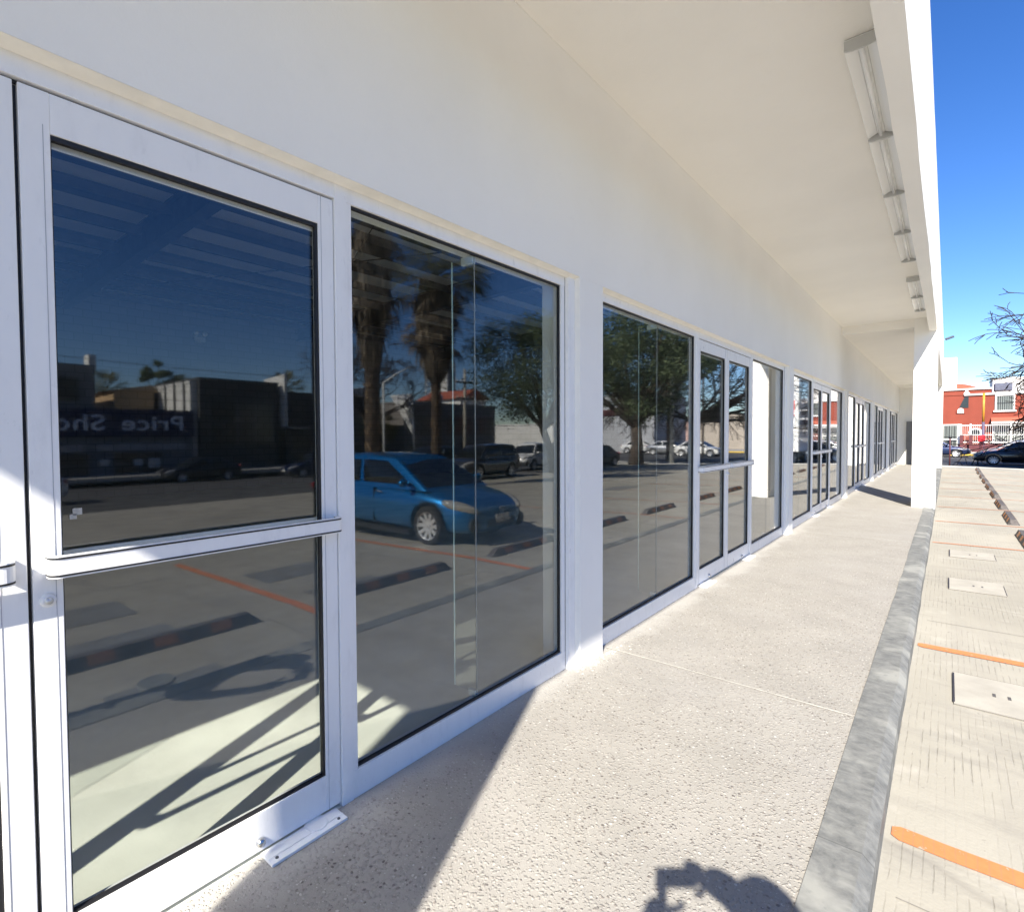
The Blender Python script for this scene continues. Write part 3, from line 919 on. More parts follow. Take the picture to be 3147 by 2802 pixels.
CARS = {
 # L, W, H, wheelbase, wheel radius, belt z, cabin base rear x, cabin base front x, roof rear x, roof front x, body stations
 'hatch': dict(L=4.46, W=1.76, H=1.46, wb=2.64, r=0.325, belt=0.93, cab=(-2.02, 1.32, -1.45, 0.35),
   st=[(-2.23, .74, .36, .78), (-2.10, .90, .24, .94), (-1.55, .985, .20, 1.00), (-0.6, 1.0, .19, .96), (0.5, 1.0, .19, .94), (1.15, .99, .20, .93), (1.75, .95, .20, .82), (2.08, .83, .22, .70), (2.23, .62, .30, .56)]),
 'sedan': dict(L=4.60, W=1.78, H=1.46, wb=2.70, r=0.325, belt=0.95, cab=(-1.80, 1.22, -1.05, 0.35),
   st=[(-2.30, .80, .38, .84), (-2.16, .92, .26, .99), (-1.5, .985, .21, 1.03), (-0.6, 1.0, .19, .98), (0.5, 1.0, .19, .95), (1.1, .99, .20, .93), (1.75, .96, .20, .84), (2.14, .86, .22, .72), (2.30, .64, .32, .56)]),
 'suv': dict(L=4.50, W=1.84, H=1.68, wb=2.66, r=0.36, belt=1.06, cab=(-2.14, 1.28, -1.85, 0.50),
   st=[(-2.25, .84, .42, .98), (-2.12, .93, .32, 1.10), (-1.5, .99, .27, 1.10), (-0.6, 1.0, .25, 1.08), (0.5, 1.0, .25, 1.06), (1.1, .99, .26, 1.04), (1.75, .96, .28, .96), (2.10, .88, .30, .86), (2.25, .70, .40, .66)]),
 'pickup': dict(L=5.20, W=1.82, H=1.72, wb=3.15, r=0.35, belt=1.06, cab=(-0.62, 1.62, -0.52, 0.85),
   st=[(-2.60, .93, .48, 1.02), (-2.50, .96, .42, 1.06), (-1.6, .97, .40, 1.06), (-0.7, .98, .32, 1.06), (0.5, 1.0, .28, 1.06), (1.4, .99, .28, 1.05), (2.1, .96, .30, 1.00), (2.48, .90, .32, .88), (2.60, .76, .40, .70)]),
}

def wheel_mesh(t, x, y, r, side, spokes=10):
    b = MB()
    w = 0.10
    b.lathe([(r * 0.71, -w), (r * 0.93, -w), (r, -w * 0.7), (r, w * 0.7), (r * 0.93, w), (r * 0.71, w), (r * .71, -w)], (0, 0, 0), 'y', 28)
    wh = b.build('wheel', TYRE, t, smooth=False, loc=(x, y, r))
    b = MB()
    ys = side * w * 0.55
    b.lathe([(r * 0.72, side * w * 0.95), (r * 0.66, side * w * 0.88), (r * 0.65, side * w * 0.15)], (0, 0, 0), 'y', 28)
    b.lathe([(0.0, side * w * .72), (r * .13, side * w * .68), (r * .17, side * w * 0.4)], (0, 0, 0), 'y', 14)
    for k in range(spokes):
        a = 2 * PI * k / spokes; hw = 0.032 * r / 0.3
        ca, sa = math.cos(a), math.sin(a)
        p = []
        for (rr_, hw_, yy) in ((r * .10, hw * .9, ys), (r * .67, hw * 0.85, ys + side * 0.025)):
            for (sx, dy) in ((-1, 0), (1, 0), (1, -side * 0.03), (-1, -side * 0.03)):
                p.append((ca * rr_ - sa * hw_ * sx, yy + dy, sa * rr_ + ca * hw_ * sx))
        b.hexa(p)
    b.build('rim', RIM, wh)
    b = MB(); b.lathe([(0, side * w * 0.1), (r * .62, side * w * 0.1)], (0, 0, 0), 'y', 24)
    b.build('brake_disc', BLACKP, wh)
    return wh

def bake(o):
    dg = bpy.context.evaluated_depsgraph_get()
    me = bpy.data.meshes.new_from_object(o.evaluated_get(dg))
    o.modifiers.clear()
    o.data = me

def make_car(kind, pm, name, label, cat, detail=False):
    K = CARS[kind]; hw = K['W'] / 2; H = K['H']
    t = thing(name, label, cat)
    b = MB(); half = []
    for (x, wf, zl, zt) in K['st']:
        w = hw * wf
        half = [(0, zl), (w * .80, zl), (w * .965, zl + .07), (w, zl + (zt - zl) * .45), (w * .985, zl + (zt - zl) * .72), (w * .90, zt - .02), (w * .6, zt + .015), (0, zt + .03)]
        ring = [(x, y, z) for (y, z) in half] + [(x, -y, z) for (y, z) in half[-2:0:-1]]
        b.v += ring
    m = len(ring)
    for i in range(len(K['st']) - 1):
        for k in range(m):
            a = i * m + k; c = i * m + (k + 1) % m
            b.f.append((a, c, c + m, a + m)); b.mi.append(0)
    b.f.append(tuple(range(m))); e = (len(K['st']) - 1) * m; b.f.append(tuple(range(e, e + m))[::-1]); b.mi += [0, 0]
    body = b.build('body', pm, t, smooth=True)
    sb = body.modifiers.new('s', 'SUBSURF'); sb.levels = sb.render_levels = 2
    cb = MB(); r = K['r']
    for sx in (-1, 1):
        for sy in (-1, 1):
            ax = sx * K['wb'] / 2 + (0.02 if kind != 'pickup' else 0.0)
            cb.lathe([(0, sy * (hw - .28)), (r + .06, sy * (hw - .28)), (r + .06, sy * (hw + .2)), (0, sy * (hw + .2))], (ax, 0, r), 'y', 28)
    cut = cb.build('cutter', BLACKP, None)
    bmx = bmesh.new(); bmx.from_mesh(cut.data); bmesh.ops.remove_doubles(bmx, verts=bmx.verts, dist=1e-5); bmesh.ops.recalc_face_normals(bmx, faces=bmx.faces); bmx.to_mesh(cut.data); bmx.free()
    bo = body.modifiers.new('b', 'BOOLEAN'); bo.object = cut; bo.operation = 'DIFFERENCE'; bo.solver = 'EXACT'
    bpy.context.view_layer.update()
    bake(body)
    bpy.data.objects.remove(cut)
    for sx in (-1, 1):
        for sy in (-1, 1):
            wheel_mesh(t, sx * K['wb'] / 2 + (0.02 if kind != 'pickup' else 0.0), sy * (hw - .125), r, sy, 10 if detail else 7)
    # cabin
    x0, x1, x2, x3 = K['cab']; zb = K['belt'] + .01
    wb_, wt_ = hw * .90, hw * .70
    def P_(u, v, s):   # side surface
        xb = x0 + (x1 - x0) * u; xt = x2 + (x3 - x2) * u
        crown = math.sin(PI * min(1, max(0, u))) * 0.045
        zt = H - .055 + crown
        return Vector((xb + (xt - xb) * v, s * (wb_ + (wt_ - wb_) * v ** 1.25), zb - .06 + (zt - zb + .06) * v))
    b = MB(); nu = 10
    rows = []
    for i in range(nu + 1):
        u = i / nu
        ring = [P_(u, v, 1) for v in (0, .35, .7, 1)]
        top = P_(u, 1, 1)
        ring.append(Vector((top.x, top.y * .55, top.z + .045)))
        ring += [Vector((p.x, -p.y, p.z)) for p in ring[::-1]]
        rows.append(ring)
    m = len(rows[0])
    for ring in rows:
        b.v += [tuple(p) for p in ring]
    for i in range(nu):
        for k in range(m - 1):
            a = i * m + k; b.f.append((a, a + 1, a + 1 + m, a + m)); b.mi.append(0)
    b.f.append(tuple(range(m))); b.f.append(tuple(range(nu * m, nu * m + m))[::-1]); b.mi += [0, 0]
    cab = b.build('cabin', pm, t, smooth=True)
    ms = cab.modifiers.new('bv', 'BEVEL'); ms.width = 0.035; ms.segments = 3; ms.limit_method = 'ANGLE'; ms.angle_limit = rad(35)
    def patch(us, vs, s, nm='side_window'):
        q = MB(); nn_ = 5; k_ = 3
        for i in range(nn_ + 1):
            for j in range(k_ + 1):
                u0, u1 = us[0] + (us[2] - us[0]) * j / k_, us[1] + (us[3] - us[1]) * j / k_
                u = u0 + (u1 - u0) * i / nn_; v = vs[0] + (vs[1] - vs[0]) * j / k_
                p = P_(u, v, s); q.v.append((p.x, p.y + s * 0.006, p.z + 0.001))
        for i in range(nn_):
            for j in range(k_):
                a = i * (k_ + 1) + j; q.f.append((a, a + 1, a + k_ + 2, a + k_ + 1)); q.mi.append(0)
        o = q.build(nm, GLASSCAR, t, smooth=True)
        so = o.modifiers.new('so', 'SOLIDIFY'); so.thickness = 0.004; so.offset = 0
    for s in (-1, 1):
        if kind == 'pickup':
            patch((.10, .90, .12, .84), (.16, .86), s)
        else:
            patch((.07, .46, .14, .46), (.16, .86), s)
            patch((.50, .93, .50, .84), (.16, .86), s)
    for (u, nm, dx) in ((0, 'rear_window', -1), (1, 'windscreen', 1)):
        a = P_(u, .10, 1); c = P_(u, .90, 1)
        n = (Vector((c.x, 0, c.z)) - Vector((a.x, 0, a.z))).normalized(); nn2 = Vector((n.z, 0, -n.x)) * (1 if dx > 0 else -1)
        if nn2.x * dx < 0:
            nn2 = -nn2
        q = MB(); off = nn2 * 0.008; of2 = nn2 * 0.003
        pts = [Vector((a.x, a.y * .93, a.z)), Vector((a.x, -a.y * .93, a.z)), Vector((c.x, -c.y * .93, c.z)), Vector((c.x, c.y * .93, c.z))]
        q.hexa([p + off for p in pts] + [p + of2 for p in pts])
        q.build(nm, GLASSCAR, t)
    # lamps, grille, plates, mirrors
    st = K['st']; fx_, fz = st[-2][0], st[-2][3]; rx, rz = st[1][0], st[1][3]
    for s in (-1, 1):
        q = MB(); q.ell((0, 0, 0), (.33, .095, .085), 14, 8)
        o = q.build('headlight', HEAD, t, smooth=True, loc=(fx_ - .16, s * (hw * .76), fz - .04)); o.rotation_euler = (0, rad(14), -s * rad(28))
        if detail:
            q = MB(); q.ell((0, 0, 0), (.07, .05, .05), 10, 6); a_ = q.build('turn_lamp', AMBER, t, smooth=True, loc=(fx_ - .40, s * (hw * .86), fz + .01))
        q = MB(); q.ell((0, 0, 0), (.07, .17, .09), 12, 8)
        o = q.build('taillight', TAIL, t, smooth=True, loc=(rx + .02, s * hw * .74, rz - .13))
        q = MB(); q.ell((0, 0, 0), (.07, .11, .07), 12, 8); q.tube([(0, 0, -.02), (-.0, -s * .14, -.06)], .02, 6)
        q.build('side_mirror', pm, t, smooth=True, loc=(K['cab'][1] - .42, s * (hw + .07), K['belt'] + .08))
        q = MB()
        q.tube([(.06, s * (hw * .985 + .012), K['belt'] - .10), (.24, s * (hw * .985 + .012), K['belt'] - .10)], .012, 6)
        q.build('door_handle', pm if not detail else CHROME, t, smooth=True)
        for xd in ((-.02,) if kind == 'pickup' else (.0, -.95)):
            q = MB(); q.hexa([(xd - .004, s * (hw * .93), st[3][2] + .10), (xd + .004, s * hw * .93, st[3][2] + .10), (xd + .004, s * (hw * .998), st[3][2] + .10), (xd - .004, s * (hw * .998), st[3][2] + .10),
                              (xd - .004, s * (hw * .88), K['belt'] - .05), (xd + .004, s * hw * .88, K['belt'] - .05), (xd + .004, s * (hw * .982), K['belt'] - .05), (xd - .004, s * (hw * .982), K['belt'] - .05)])
            q.build('door_seam', BLACKP, t)
    xf = st[-1][0]
    q = MB(); q.box(xf - .24, xf - .004, -.36, .36, .33, .46); q.build('grille', BLACKP, t, bevel=.03)
    q = MB(); q.box(xf + .006, xf + .018, -.17, .17, .40, .53); q.build('number_plate', PLATE, t)
    q = MB(); q.box(st[0][0] - .016, st[0][0] - .004, -.17, .17, .62, .74); q.build('number_plate', PLATE, t)
    q = MB(); q.box(-K['wb'] / 2 + r + .1, K['wb'] / 2 - r - .1, -hw * .96, hw * .96, st[3][2] - .06, st[3][2] + .02); q.build('underbody', BLACKP, t)
    if detail:
        for s in (-1, 1):
            q = MB(); q.ell((0, 0, 0), (.06, .14, .12), 10, 8); q.build('fog_lamp', BLACKP, t, smooth=True, loc=(xf - .09, s * hw * .66, .38))
        q = MB(); n_ = 20
        q.tube([(0.0, .062 * math.cos(2 * PI * i / n_), .045 * math.sin(2 * PI * i / n_)) for i in range(n_ + 1)], .006, 6)
        q.tube([(0, -.055, .012), (0, -.02, .02), (0, 0, -.012), (0, .02, .02), (0, .055, .012)], .006, 6)
        o = q.build('emblem', CHROME, t, smooth=True, loc=(xf + .0, 0, .60)); 
        q = MB(); q.tube([(K['cab'][1] - .9, -.35, K['belt'] + .30), (K['cab'][1] - .75, .2, K['belt'] + .26)], .008, 5)
    if kind == 'pickup':
        q = MB(); q.box(-2.55, -.68, -hw * .80, hw * .80, 1.04, 1.11); q.build('load_bed', BLACKP, t)
        q = MB(); q.box(xf - .35, xf + .03, -hw * .93, hw * .93, .34, .60); q.build('bumper', BLACKP, t, bevel=.05)
    return t

def recolour(t, pm, old):
    for o in [c for c in t.children_recursive]:
        for sl in o.material_slots:
            if sl.material == old:
                sl.link = 'OBJECT'; sl.material = pm

def put(o, x, y, rotz, z=None):
    o.location = (x, y, gz(x, y) if z is None else z); o.rotation_euler = (0, 0, rotz)

blue = make_car('hatch', BLUE, 'parked_car', 'metallic blue hatchback parked behind the wheel stops, mirrored in the shop glass', 'car', True)
put(blue, 6.95, -5.60, rad(90), gz(5, -5) + 0.0)
sed = make_car('sedan', BLACKPT, 'parked_car', 'black sedan with silver spoked wheels crossing in front of the red house', 'car', True)
put(sed, 49.1, -5.45, rad(90), -0.455)
suv = make_car('suv', GREYPT, 'parked_car', 'dark grey sport utility car under the round tree, mirrored behind the blue car', 'car')
put(suv, 20.6, -15.1, rad(178), gz(20, -15) - .0)
pk = make_car('pickup', WHITEPT, 'pickup_truck', 'white pickup with black bumper standing beyond the dark grey car', 'pickup truck')
put(pk, 29.6, -18.2, rad(172))
def another(src, pm, old, x, y, rz, label, group=None, z=None):
    o = copy_tree(src); put(o, x, y, rz, z); o['label'] = label
    if pm is not old:
        recolour(o, pm, old)
    if group:
        o['group'] = group
    return o
another(sed, BLACKPT, BLACKPT, 13.6, -31.0 - .6, rad(180), 'black sedan at the far kerb in front of the dark glass building')
another(blue, NAVY, BLUE, 19.4, -27.9, rad(186), 'navy blue hatchback in the far street beside the lamp pole')
another(blue, WHITEPT, BLUE, 2.5, -21.4, rad(180), 'white hatchback in the street in front of the shoe shop')
another(sed, GREYPT, BLACKPT, 17.6, -21.3, rad(180), 'dark grey sedan standing between the two tall palms')
another(suv, BLACKPT, GREYPT, 24.4, -22.6, rad(180), 'black sport utility car in the street behind the dark grey one')
another(sed, GREYPT, BLACKPT, 33.0, -15.6, rad(182), 'grey sedan left of the big leafy tree trunk')
another(suv, NAVY, GREYPT, 34.5, -19.2, rad(180), 'navy sport utility car parked behind the big leafy tree')
another(blue, SILVER, BLUE, 57.9, -5.95, rad(90), 'silver hatchback half hidden behind the black sedan', z=-.455)
another(sed, NAVY, BLACKPT, 62.9, -1.1, rad(-90), 'dark navy sedan parked along the yellow kerb by the red house gate', z=-.455)
for k, (x, y, c, nm) in enumerate(((53.5, -15.5, WHITEPT, 'white sedan in the far row, nearest to the white truck'), (56.5, -19.5, SILVER, 'silver sedan in the far row beyond the bare tree'), (60, -24, WHITEPT, 'white sedan at the far end of the row beyond the bare tree'))):
    another(sed, c, BLACKPT, x, y, rad(95), nm, 'pale cars in the far row')

# box truck
t = thing('box_truck', 'white box truck with a red sun emblem on its rear doors', 'truck', (41, -6.65, gz(41, -6.7)))
b = MB(); b.box(0, 3.9, -1.45, 1.45, .88, 6.2); b.build('cargo_box', WHITEPT, t, bevel=.03)
b = MB(); b.box(4.0, 5.4, -1.2, 1.2, .6, 2.7); b.build('cab', WHITEPT, t, bevel=.15)
b = MB(); b.box(-.02, 5.3, -1.0, 1.0, .45, .87); b.build('chassis', BLACKP, t)
b = MB(); b.box(-.06, .10, -.55, .55, .38, .62); b.build('bumper', PLATE, t)
REDS = mat('red_sign', (0.62, 0.02, 0.03), 0.45)
b = MB(); b.box(-.016, -.004, -1.36, 1.22, 3.22, 4.25); lg = b.build('emblem_panel', REDS, t)
b = MB()
for k in range(11):
    a = PI * (0.02 + 0.96 * k / 10) ; r0, r1 = .28, .62
    c_, s_ = math.cos(a), math.sin(a); w = .045
    p = []
    for (xx, dx) in ((-.021, 0), (-.0165, 0)):
        for (rr_, sg) in ((r0, -1), (r1, -1), (r1, 1), (r0, 1)):
            ww = w * (rr_ / r1) * sg
            p.append((xx, .62 + c_ * rr_ - s_ * ww, 3.36 + s_ * rr_ + c_ * ww))
    b.hexa(p)
b.lathe([(0, -.021), (.2, -.021), (.2, -.0165)], (0, .62, 3.45), 'x', 18)
b.build('sunburst', WHITEPT, lg)
for xx in (.9, 4.7):
    for s in (-1, 1):
        wheel_mesh(t, xx, s * 1.0, .46, s, 5)

# ================================================================== buildings across the street
def bmat(name, col):
    return noisy(name, col, 0.85, 0.10, 0.8, 0.15, 12)
DGLASS = mat('dark_window', (0.02, 0.025, 0.03), 0.12, 0, 0.6)
MULL = bmat('window_bar_grey', (0.22, 0.22, 0.22))
def block(name, label, x0, x1, ya, yb, z0, z1, m, wins=(), cat='building', parapet=True, rot=0):
    t = thing(name, label, cat, ((x0 + x1) / 2, ya, 0))
    cx = (x0 + x1) / 2
    b = MB(); b.box(x0 - cx, x1 - cx, yb - ya, 0, z0, z1); b.build('walls', m, t)
    if parapet:
        b = MB(); b.box(x0 - cx - .06, x1 - cx + .06, yb - ya - .06, .06, z1 + .001, z1 + .16); b.build('parapet', m, t)
    for (wx0, wx1, wz0, wz1) in wins:
        b = MB(); b.box(wx0 - cx, wx1 - cx, .003, .05, wz0, wz1)
        nb = max(1, int((wx1 - wx0) / 1.1)); w = b.build('window', DGLASS, t)
        b = MB()
        for k in range(nb + 1):
            xx = wx0 - cx + (wx1 - wx0) * k / nb; b.box(xx - .03, xx + .03, .051, .09, wz0, wz1)
        b.box(wx0 - cx, wx1 - cx, .051, .085, (wz0 + wz1) / 2 - .03, (wz0 + wz1) / 2 + .03)
        b.build('frame', MULL, w)
    return t

G1 = bmat('maroon_render', (0.10, 0.03, 0.035)); G2 = bmat('grey_render', (0.26, 0.25, 0.24)); G3 = bmat('white_render', (0.70, 0.69, 0.65))
G4 = bmat('ochre_render', (0.55, 0.38, 0.22)); G5 = bmat('charcoal_cladding', (0.055, 0.058, 0.06)); G6 = bmat('beige_render', (0.42, 0.37, 0.31))
G7 = bmat('navy_sign', (0.012, 0.02, 0.075)); TILE = bmat('roof_tile_red', (0.36, 0.10, 0.06)); BRICKR = bmat('pink_render', (0.62, 0.42, 0.36))
t = block('shoe_shop', 'low shoe shop with a long dark blue sign band over its windows', -14, 14.5, -35, -46, -1.1, 3.25, bmat('blue_grey_render', (0.13, 0.16, 0.20)),
          [(9.9, 12.6, -.55, .75), (5.6, 8.6, -.6, .75), (-2, 3.6, -.6, .75)])
b = MB(); b.box(-14.2, 14.25, .06, .30, 1.75, 3.38); sg = b.build('sign_band', G7, t)
cu = bpy.data.curves.new('sign_text', 'FONT'); cu.body = 'Price Shoes'; cu.size = 1.30; cu.extrude = 0.02; cu.offset = 0.018; cu.align_x = 'LEFT'; cu.space_character = 1.06; cu.space_word = 1.5
tc_ = bpy.data.objects.new('tmp', cu); C.objects.link(tc_)
bpy.context.view_layer.update()
tme = bpy.data.meshes.new_from_object(tc_.evaluated_get(bpy.context.evaluated_depsgraph_get()))
bpy.data.objects.remove(tc_)
tme.materials.clear(); tme.materials.append(mat('pale_lettering', (0.75, 0.80, 0.88), 0.5))
tx = bpy.data.objects.new('sign_lettering', tme); C.objects.link(tx); tx.parent = sg
tx.location = (13.65, .325, 2.14); tx.rotation_euler = (rad(90), 0, rad(180)); tx.scale = (1.30, 1, 1)
for (xa, xb) in ((9.0, 14.0), (3.6, 8.3)):
    b = MB(); b.box(xa - .25, xb - .25, .06, .12, .88, 1.32); b.build('blank_sign_strip', bmat('strip_grey', (0.30, 0.32, 0.36)), t)
for (x, z, w) in ((12.1, -.2, .34), (11.2, -.15, .24), (9.4, -.1, .22)):
    b = MB(); b.box(x - .25 - w, x - .25 + w, .10, .115, z - w * .9 + .3, z + w * .9 + .3); b.build('paper_notice', PLATE, t)
t = block('upper_storey_house', 'grey flat-roofed upper storey with a white corner post behind the shoe shop sign', -14, 9.4, -36.5, -47, 3.3, 5.95, G2, [(2.5, 8.6, 3.9, 5.3)])
b = MB(); b.box(12.0 - .6, 11.7 + .1, -1.0, .03, 5.9, 6.75); b.build('corner_post', G3, t)
t = block('ochre_house', 'small ochre house with a sloping roof between two flat-roofed shops', 11.6, 14.2, -41, -49, 2.9, 5.0, G4, [], parapet=False)
b = MB(); b.prism([(-1.6, 5.0), (1.6, 5.0), (1.1, 5.5)], 'y', -8, .2); b.build('roof', G4, t)
t = block('white_side_wall_house', 'pale house wall with dark vertical posts left of the charcoal building', 14.56, 15.6, -35.4, -42, -1.1, 5.3, G3, [])
for y in (-.9, -2.6, -4.3, -6.0):
    b = MB(); b.box(-.62, -.525, y - .09, y + .09, 3.2, 5.5); b.build('post', G5, t)
t = block('charcoal_building', 'big charcoal clad building with a grid of dark glass panels', 15.0, 20.7, -34.95, -44, -1.1, 5.55, G5, [(15.6, 17.5, 1.2, 4.2), (17.6, 20.2, 1.2, 4.2)])
t = thing('slanted_fin_wall', 'pale slanted fin wall narrowing downwards at the end of the charcoal building', 'wall', (21.1, -35, 0))
b = MB(); b.prism([(.5, 2.3), (.05, 2.3), (-2.6, 6.15), (.5, 6.35)], 'x', -.12, .12); b.build('fin', G3, t)
b = MB(); b.box(-.12, 1.7, .0, 1.0, 2.28, 2.45); b.build('door_canopy', G2, t)
block('grey_shop', 'low dark grey shop right of the slanted fin wall', 21.3, 24.0, -35.02, -44, -1.1, 4.95, G5, [(21.8, 23.6, -.6, 1.6)])
block('gabled_shop', 'dark shop with a pale roof edge beside the first tall palm', 24.1, 30.4, -35.05, -45, -1.1, 4.9, bmat('brown_render', (0.15, 0.13, 0.12)), [(24.8, 27, 1.7, 3.3), (27.6, 30, 1.7, 3.3), (24.8, 29.8, -.6, .9)])
t = thing('gable_roof', 'pale low-pitched gable roof over the dark shop', 'roof', (27.2, -35, 5.07)); b = MB(); b.prism([(-3.3, 0), (3.3, 0), (1.6, .8)], 'y', -8, .3); b.build('roof', G3, t)
t = thing('triangular_sign', 'white triangular sign panel standing out from the dark shop front', 'sign', (31.9, -34.2, 0))
b = MB(); b.prism([(-.9, 5.35), (2.0, 5.35), (2.0, 1.8)], 'x', -.08, .08); b.build('panel', WHITEPT, t)
b = MB(); b.tube([(.15, 1.9, -1.0), (.15, 1.9, 5.2)], .06, 8); b.build('pole', STEEL, t)
block('two_storey_shops', 'long dark two-storey row of shops behind the second palm', 33.4, 47, -35.1, -46, -1.1, 4.75, bmat('taupe_render', (0.20, 0.185, 0.17)), [(34, 38, 1.8, 3.6), (39, 43, 1.8, 3.6), (44, 46.6, 1.8, 3.6), (34, 40, -.6, 1.0), (41, 46.6, -.6, 1.0)])
t = block('red_roof_house', 'house with a red tiled roof rising behind the row of shops', 54.5, 60, -47, -55, -1, 6.8, G3, [], parapet=False)
b = MB(); b.prism([(-3.2, 6.8), (3.2, 6.8), (0, 8.2)], 'y', -8.5, .6); b.build('roof', TILE, t)
t = thing('water_tank', 'pale round water tank with a dark lid on the shop roof', 'water tank', (40.8, -38, 4.92)); b = MB(); b.lathe([(0.0, 0), (.62, 0), (.62, 1.0), (.3, 1.25), (0.0, 1.25)], (0, 0, 0), 'z', 18); b.build('tank', PLATE, t, smooth=False)
b = MB(); b.lathe([(0, 1.42), (.25, 1.42), (.25, 1.2)], (0, 0, 0), 'z', 14); b.build('lid', BLACKP, t)
t = thing('lattice_tower', 'slim white lattice mast rising far behind the shops', 'tower', (64.2, -62, 0))
b = MB()
for (sx, sy) in ((-1, -1), (1, -1), (1, 1), (-1, 1)):
    b.tube([(sx * .9, sy * .9, -1), (sx * .7, sy * .7, 17)], .10, 5)
for k in range(16):
    z = k * 1.05; s1 = 1 if k % 2 else -1
    for (a, c) in (((-.8, -.8), (.8, -.8)), ((.8, -.8), (.8, .8)), ((.8, .8), (-.8, .8)), ((-.8, .8), (-.8, -.8))):
        b.tube([(a[0], a[1], z), (c[0], c[1], z + 1.05)], .05, 4)
b.build('mast', G3, t)
t = block('white_tower_block', 'tall narrow white tower block far behind the shops', 72, 74.4, -66, -70, -1, 15, G3, [(72.5, 73.9, 4, 14)])
block('white_low_shops', 'row of sunlit white low buildings seen under the big leafy tree', 58, 72, -34, -44, -1, 3.0, G3, [(59, 62, 0, 1.6), (64, 70, 0, 1.6)])
block('grey_warehouse', 'plain grey warehouse with a red band right of the big tree', 60, 70, -22.5, -29, -1, 6.2, bmat('warehouse_grey', (0.42, 0.43, 0.45)), [])
b = thing('red_band', 'dark red band running along the top of the grey warehouse', 'band', (59.9, -25.7, 4.3)); q = MB(); q.box(-.04, .04, -3.2, 3.2, -.35, .35); q.build('board', G1, b)
block('pink_house', 'pink low house far behind the bare tree', 84, 96, -27, -38, -1, 3.6, BRICKR, [(86, 89, 0, 2)])
block('cream_house', 'cream low house far behind the bare tree', 84, 96, -17.5, -26, -1, 4.4, G6, [(86, 89, 0, 2)])

# the red house, its fence and yard (faces the lot)
RED = bmat('red_brick_render', (0.215, 0.045, 0.026)); TRIM = mat('white_trim', (0.78, 0.76, 0.72), 0.6)
t = thing('red_house', 'two-storey orange-red house with white trim, arched niche and barred windows', 'house', (76, -8, 0))
def w(y):  # world y to local
    return y + 8
b = MB(); b.box(0, 9, w(-11.6), w(-1.2), -.5, 5.45); b.build('walls', RED, t)
b = MB(); b.box(-.06, 9, w(-5.1), w(-1.15), 5.45, 6.1); b.build('upper_wall', RED, t)
b = MB(); b.box(-.22, -.061, w(-5.2), w(-1.1), 5.98, 6.12); b.build('cornice', TRIM, t)
b = MB(); b.box(-.18, -.001, w(-11.6), w(-3.1), 5.40, 5.56); b.build('cornice', TRIM, t)
b = MB(); n_ = 12; pts = [(w(-1.6), 6.12)] + [(w(-1.6 - 2.6 * i / n_), 6.14 + .52 * math.sin(PI * (0.25 + .75 * i / n_))) for i in range(n_ + 1)] + [(w(-4.3), 6.12)]
b.prism(pts, 'x', .1, 5); b.build('tile_roof', TILE, t)
b = MB(); b.prism([(w(-3.05), 5.57), (w(-3.55), 5.57), (w(-3.3), 6.05)], 'x', -.15, .1); b.build('finial', TRIM, t)
# stair window, niche
b = MB(); b.prism([(w(-2.75), 4.15), (w(-3.45), 4.15), (w(-3.45), 5.3), (w(-3.15), 5.3)], 'x', -.03, -.003); b.build('window', DGLASS, t)
n_ = 10
b = MB(); b.prism([(w(-2.55), 3.6)] + [(w(-2.87 + .33 * math.cos(PI * i / n_)), 3.85 + .33 * math.sin(PI * i / n_)) for i in range(n_ + 1)] + [(w(-3.2), 3.6)], 'x', -.10, -.0031); b.build('niche_surround', RED, t)
b = MB(); b.prism([(w(-2.64), 3.62)] + [(w(-2.87 + .23 * math.cos(PI * i / n_)), 3.9 + .23 * math.sin(PI * i / n_)) for i in range(n_ + 1)] + [(w(-3.10), 3.62)], 'x', -.125, -.101); b.build('niche', TRIM, t)
def barred(y0, y1, z0, z1, nb):
    q = MB(); q.box(-.03, -.003, w(y0), w(y1), z0, z1); wi = q.build('window', mat('curtained_glass', (0.16, 0.18, 0.17), 0.3), t)
    q = MB()
    q.box(-.12, -.0035, w(y0) - .09, w(y0), z0, z1); q.box(-.12, -.0035, w(y1), w(y1) + .09, z0, z1); q.box(-.2, -.0035, w(y0) - .2, w(y1) + .2, z0 - .14, z0)
    q.box(-.12, -.0035, w(y0) - .09, w(y1) + .09, z1, z1 + .09); q.build('frame', TRIM, wi)
    q = MB()
    for k in range(nb + 1):
        yy = w(y0) + (y1 - y0) * k / nb; q.tube([(-.08, yy, z0), (-.08, yy, z1)], .018, 5)
    q.tube([(-.08, w(y0), (z0 + z1) / 2), (-.08, w(y1), (z0 + z1) / 2)], .018, 5); q.build('bars', BLACKP, wi)
barred(-6.65, -5.45, 3.8, 5.25, 8)
barred(-10.4, -9.2, 3.8, 5.25, 8)
barred(-8.9, -5.3, .7, 2.3, 16)
barred(-2.9, -1.6, .0, 2.4, 6)
b = MB(); b.prism([(-.95, 2.66), (-.003, 3.12), (-.003, 2.7), (-.95, 2.5)], 'y', w(-11.4), w(-5.1)); b.build('awning_roof', TILE, t)
b = MB(); b.box(-1.05, -.9505, w(-11.4), w(-5.1), 2.48, 2.68); b.build('awning_edge', TRIM, t)
b = MB(); b.prism([(w(-3.55), 1.35)] + [(w(-4.0 + .52 * math.cos(PI * i / n_)), 1.6 + .5 * math.sin(PI * i / n_)) for i in range(n_ + 1)] + [(w(-4.5), 1.35)], 'x', -.09, -.0032); b.build('arch_window', TRIM, t)
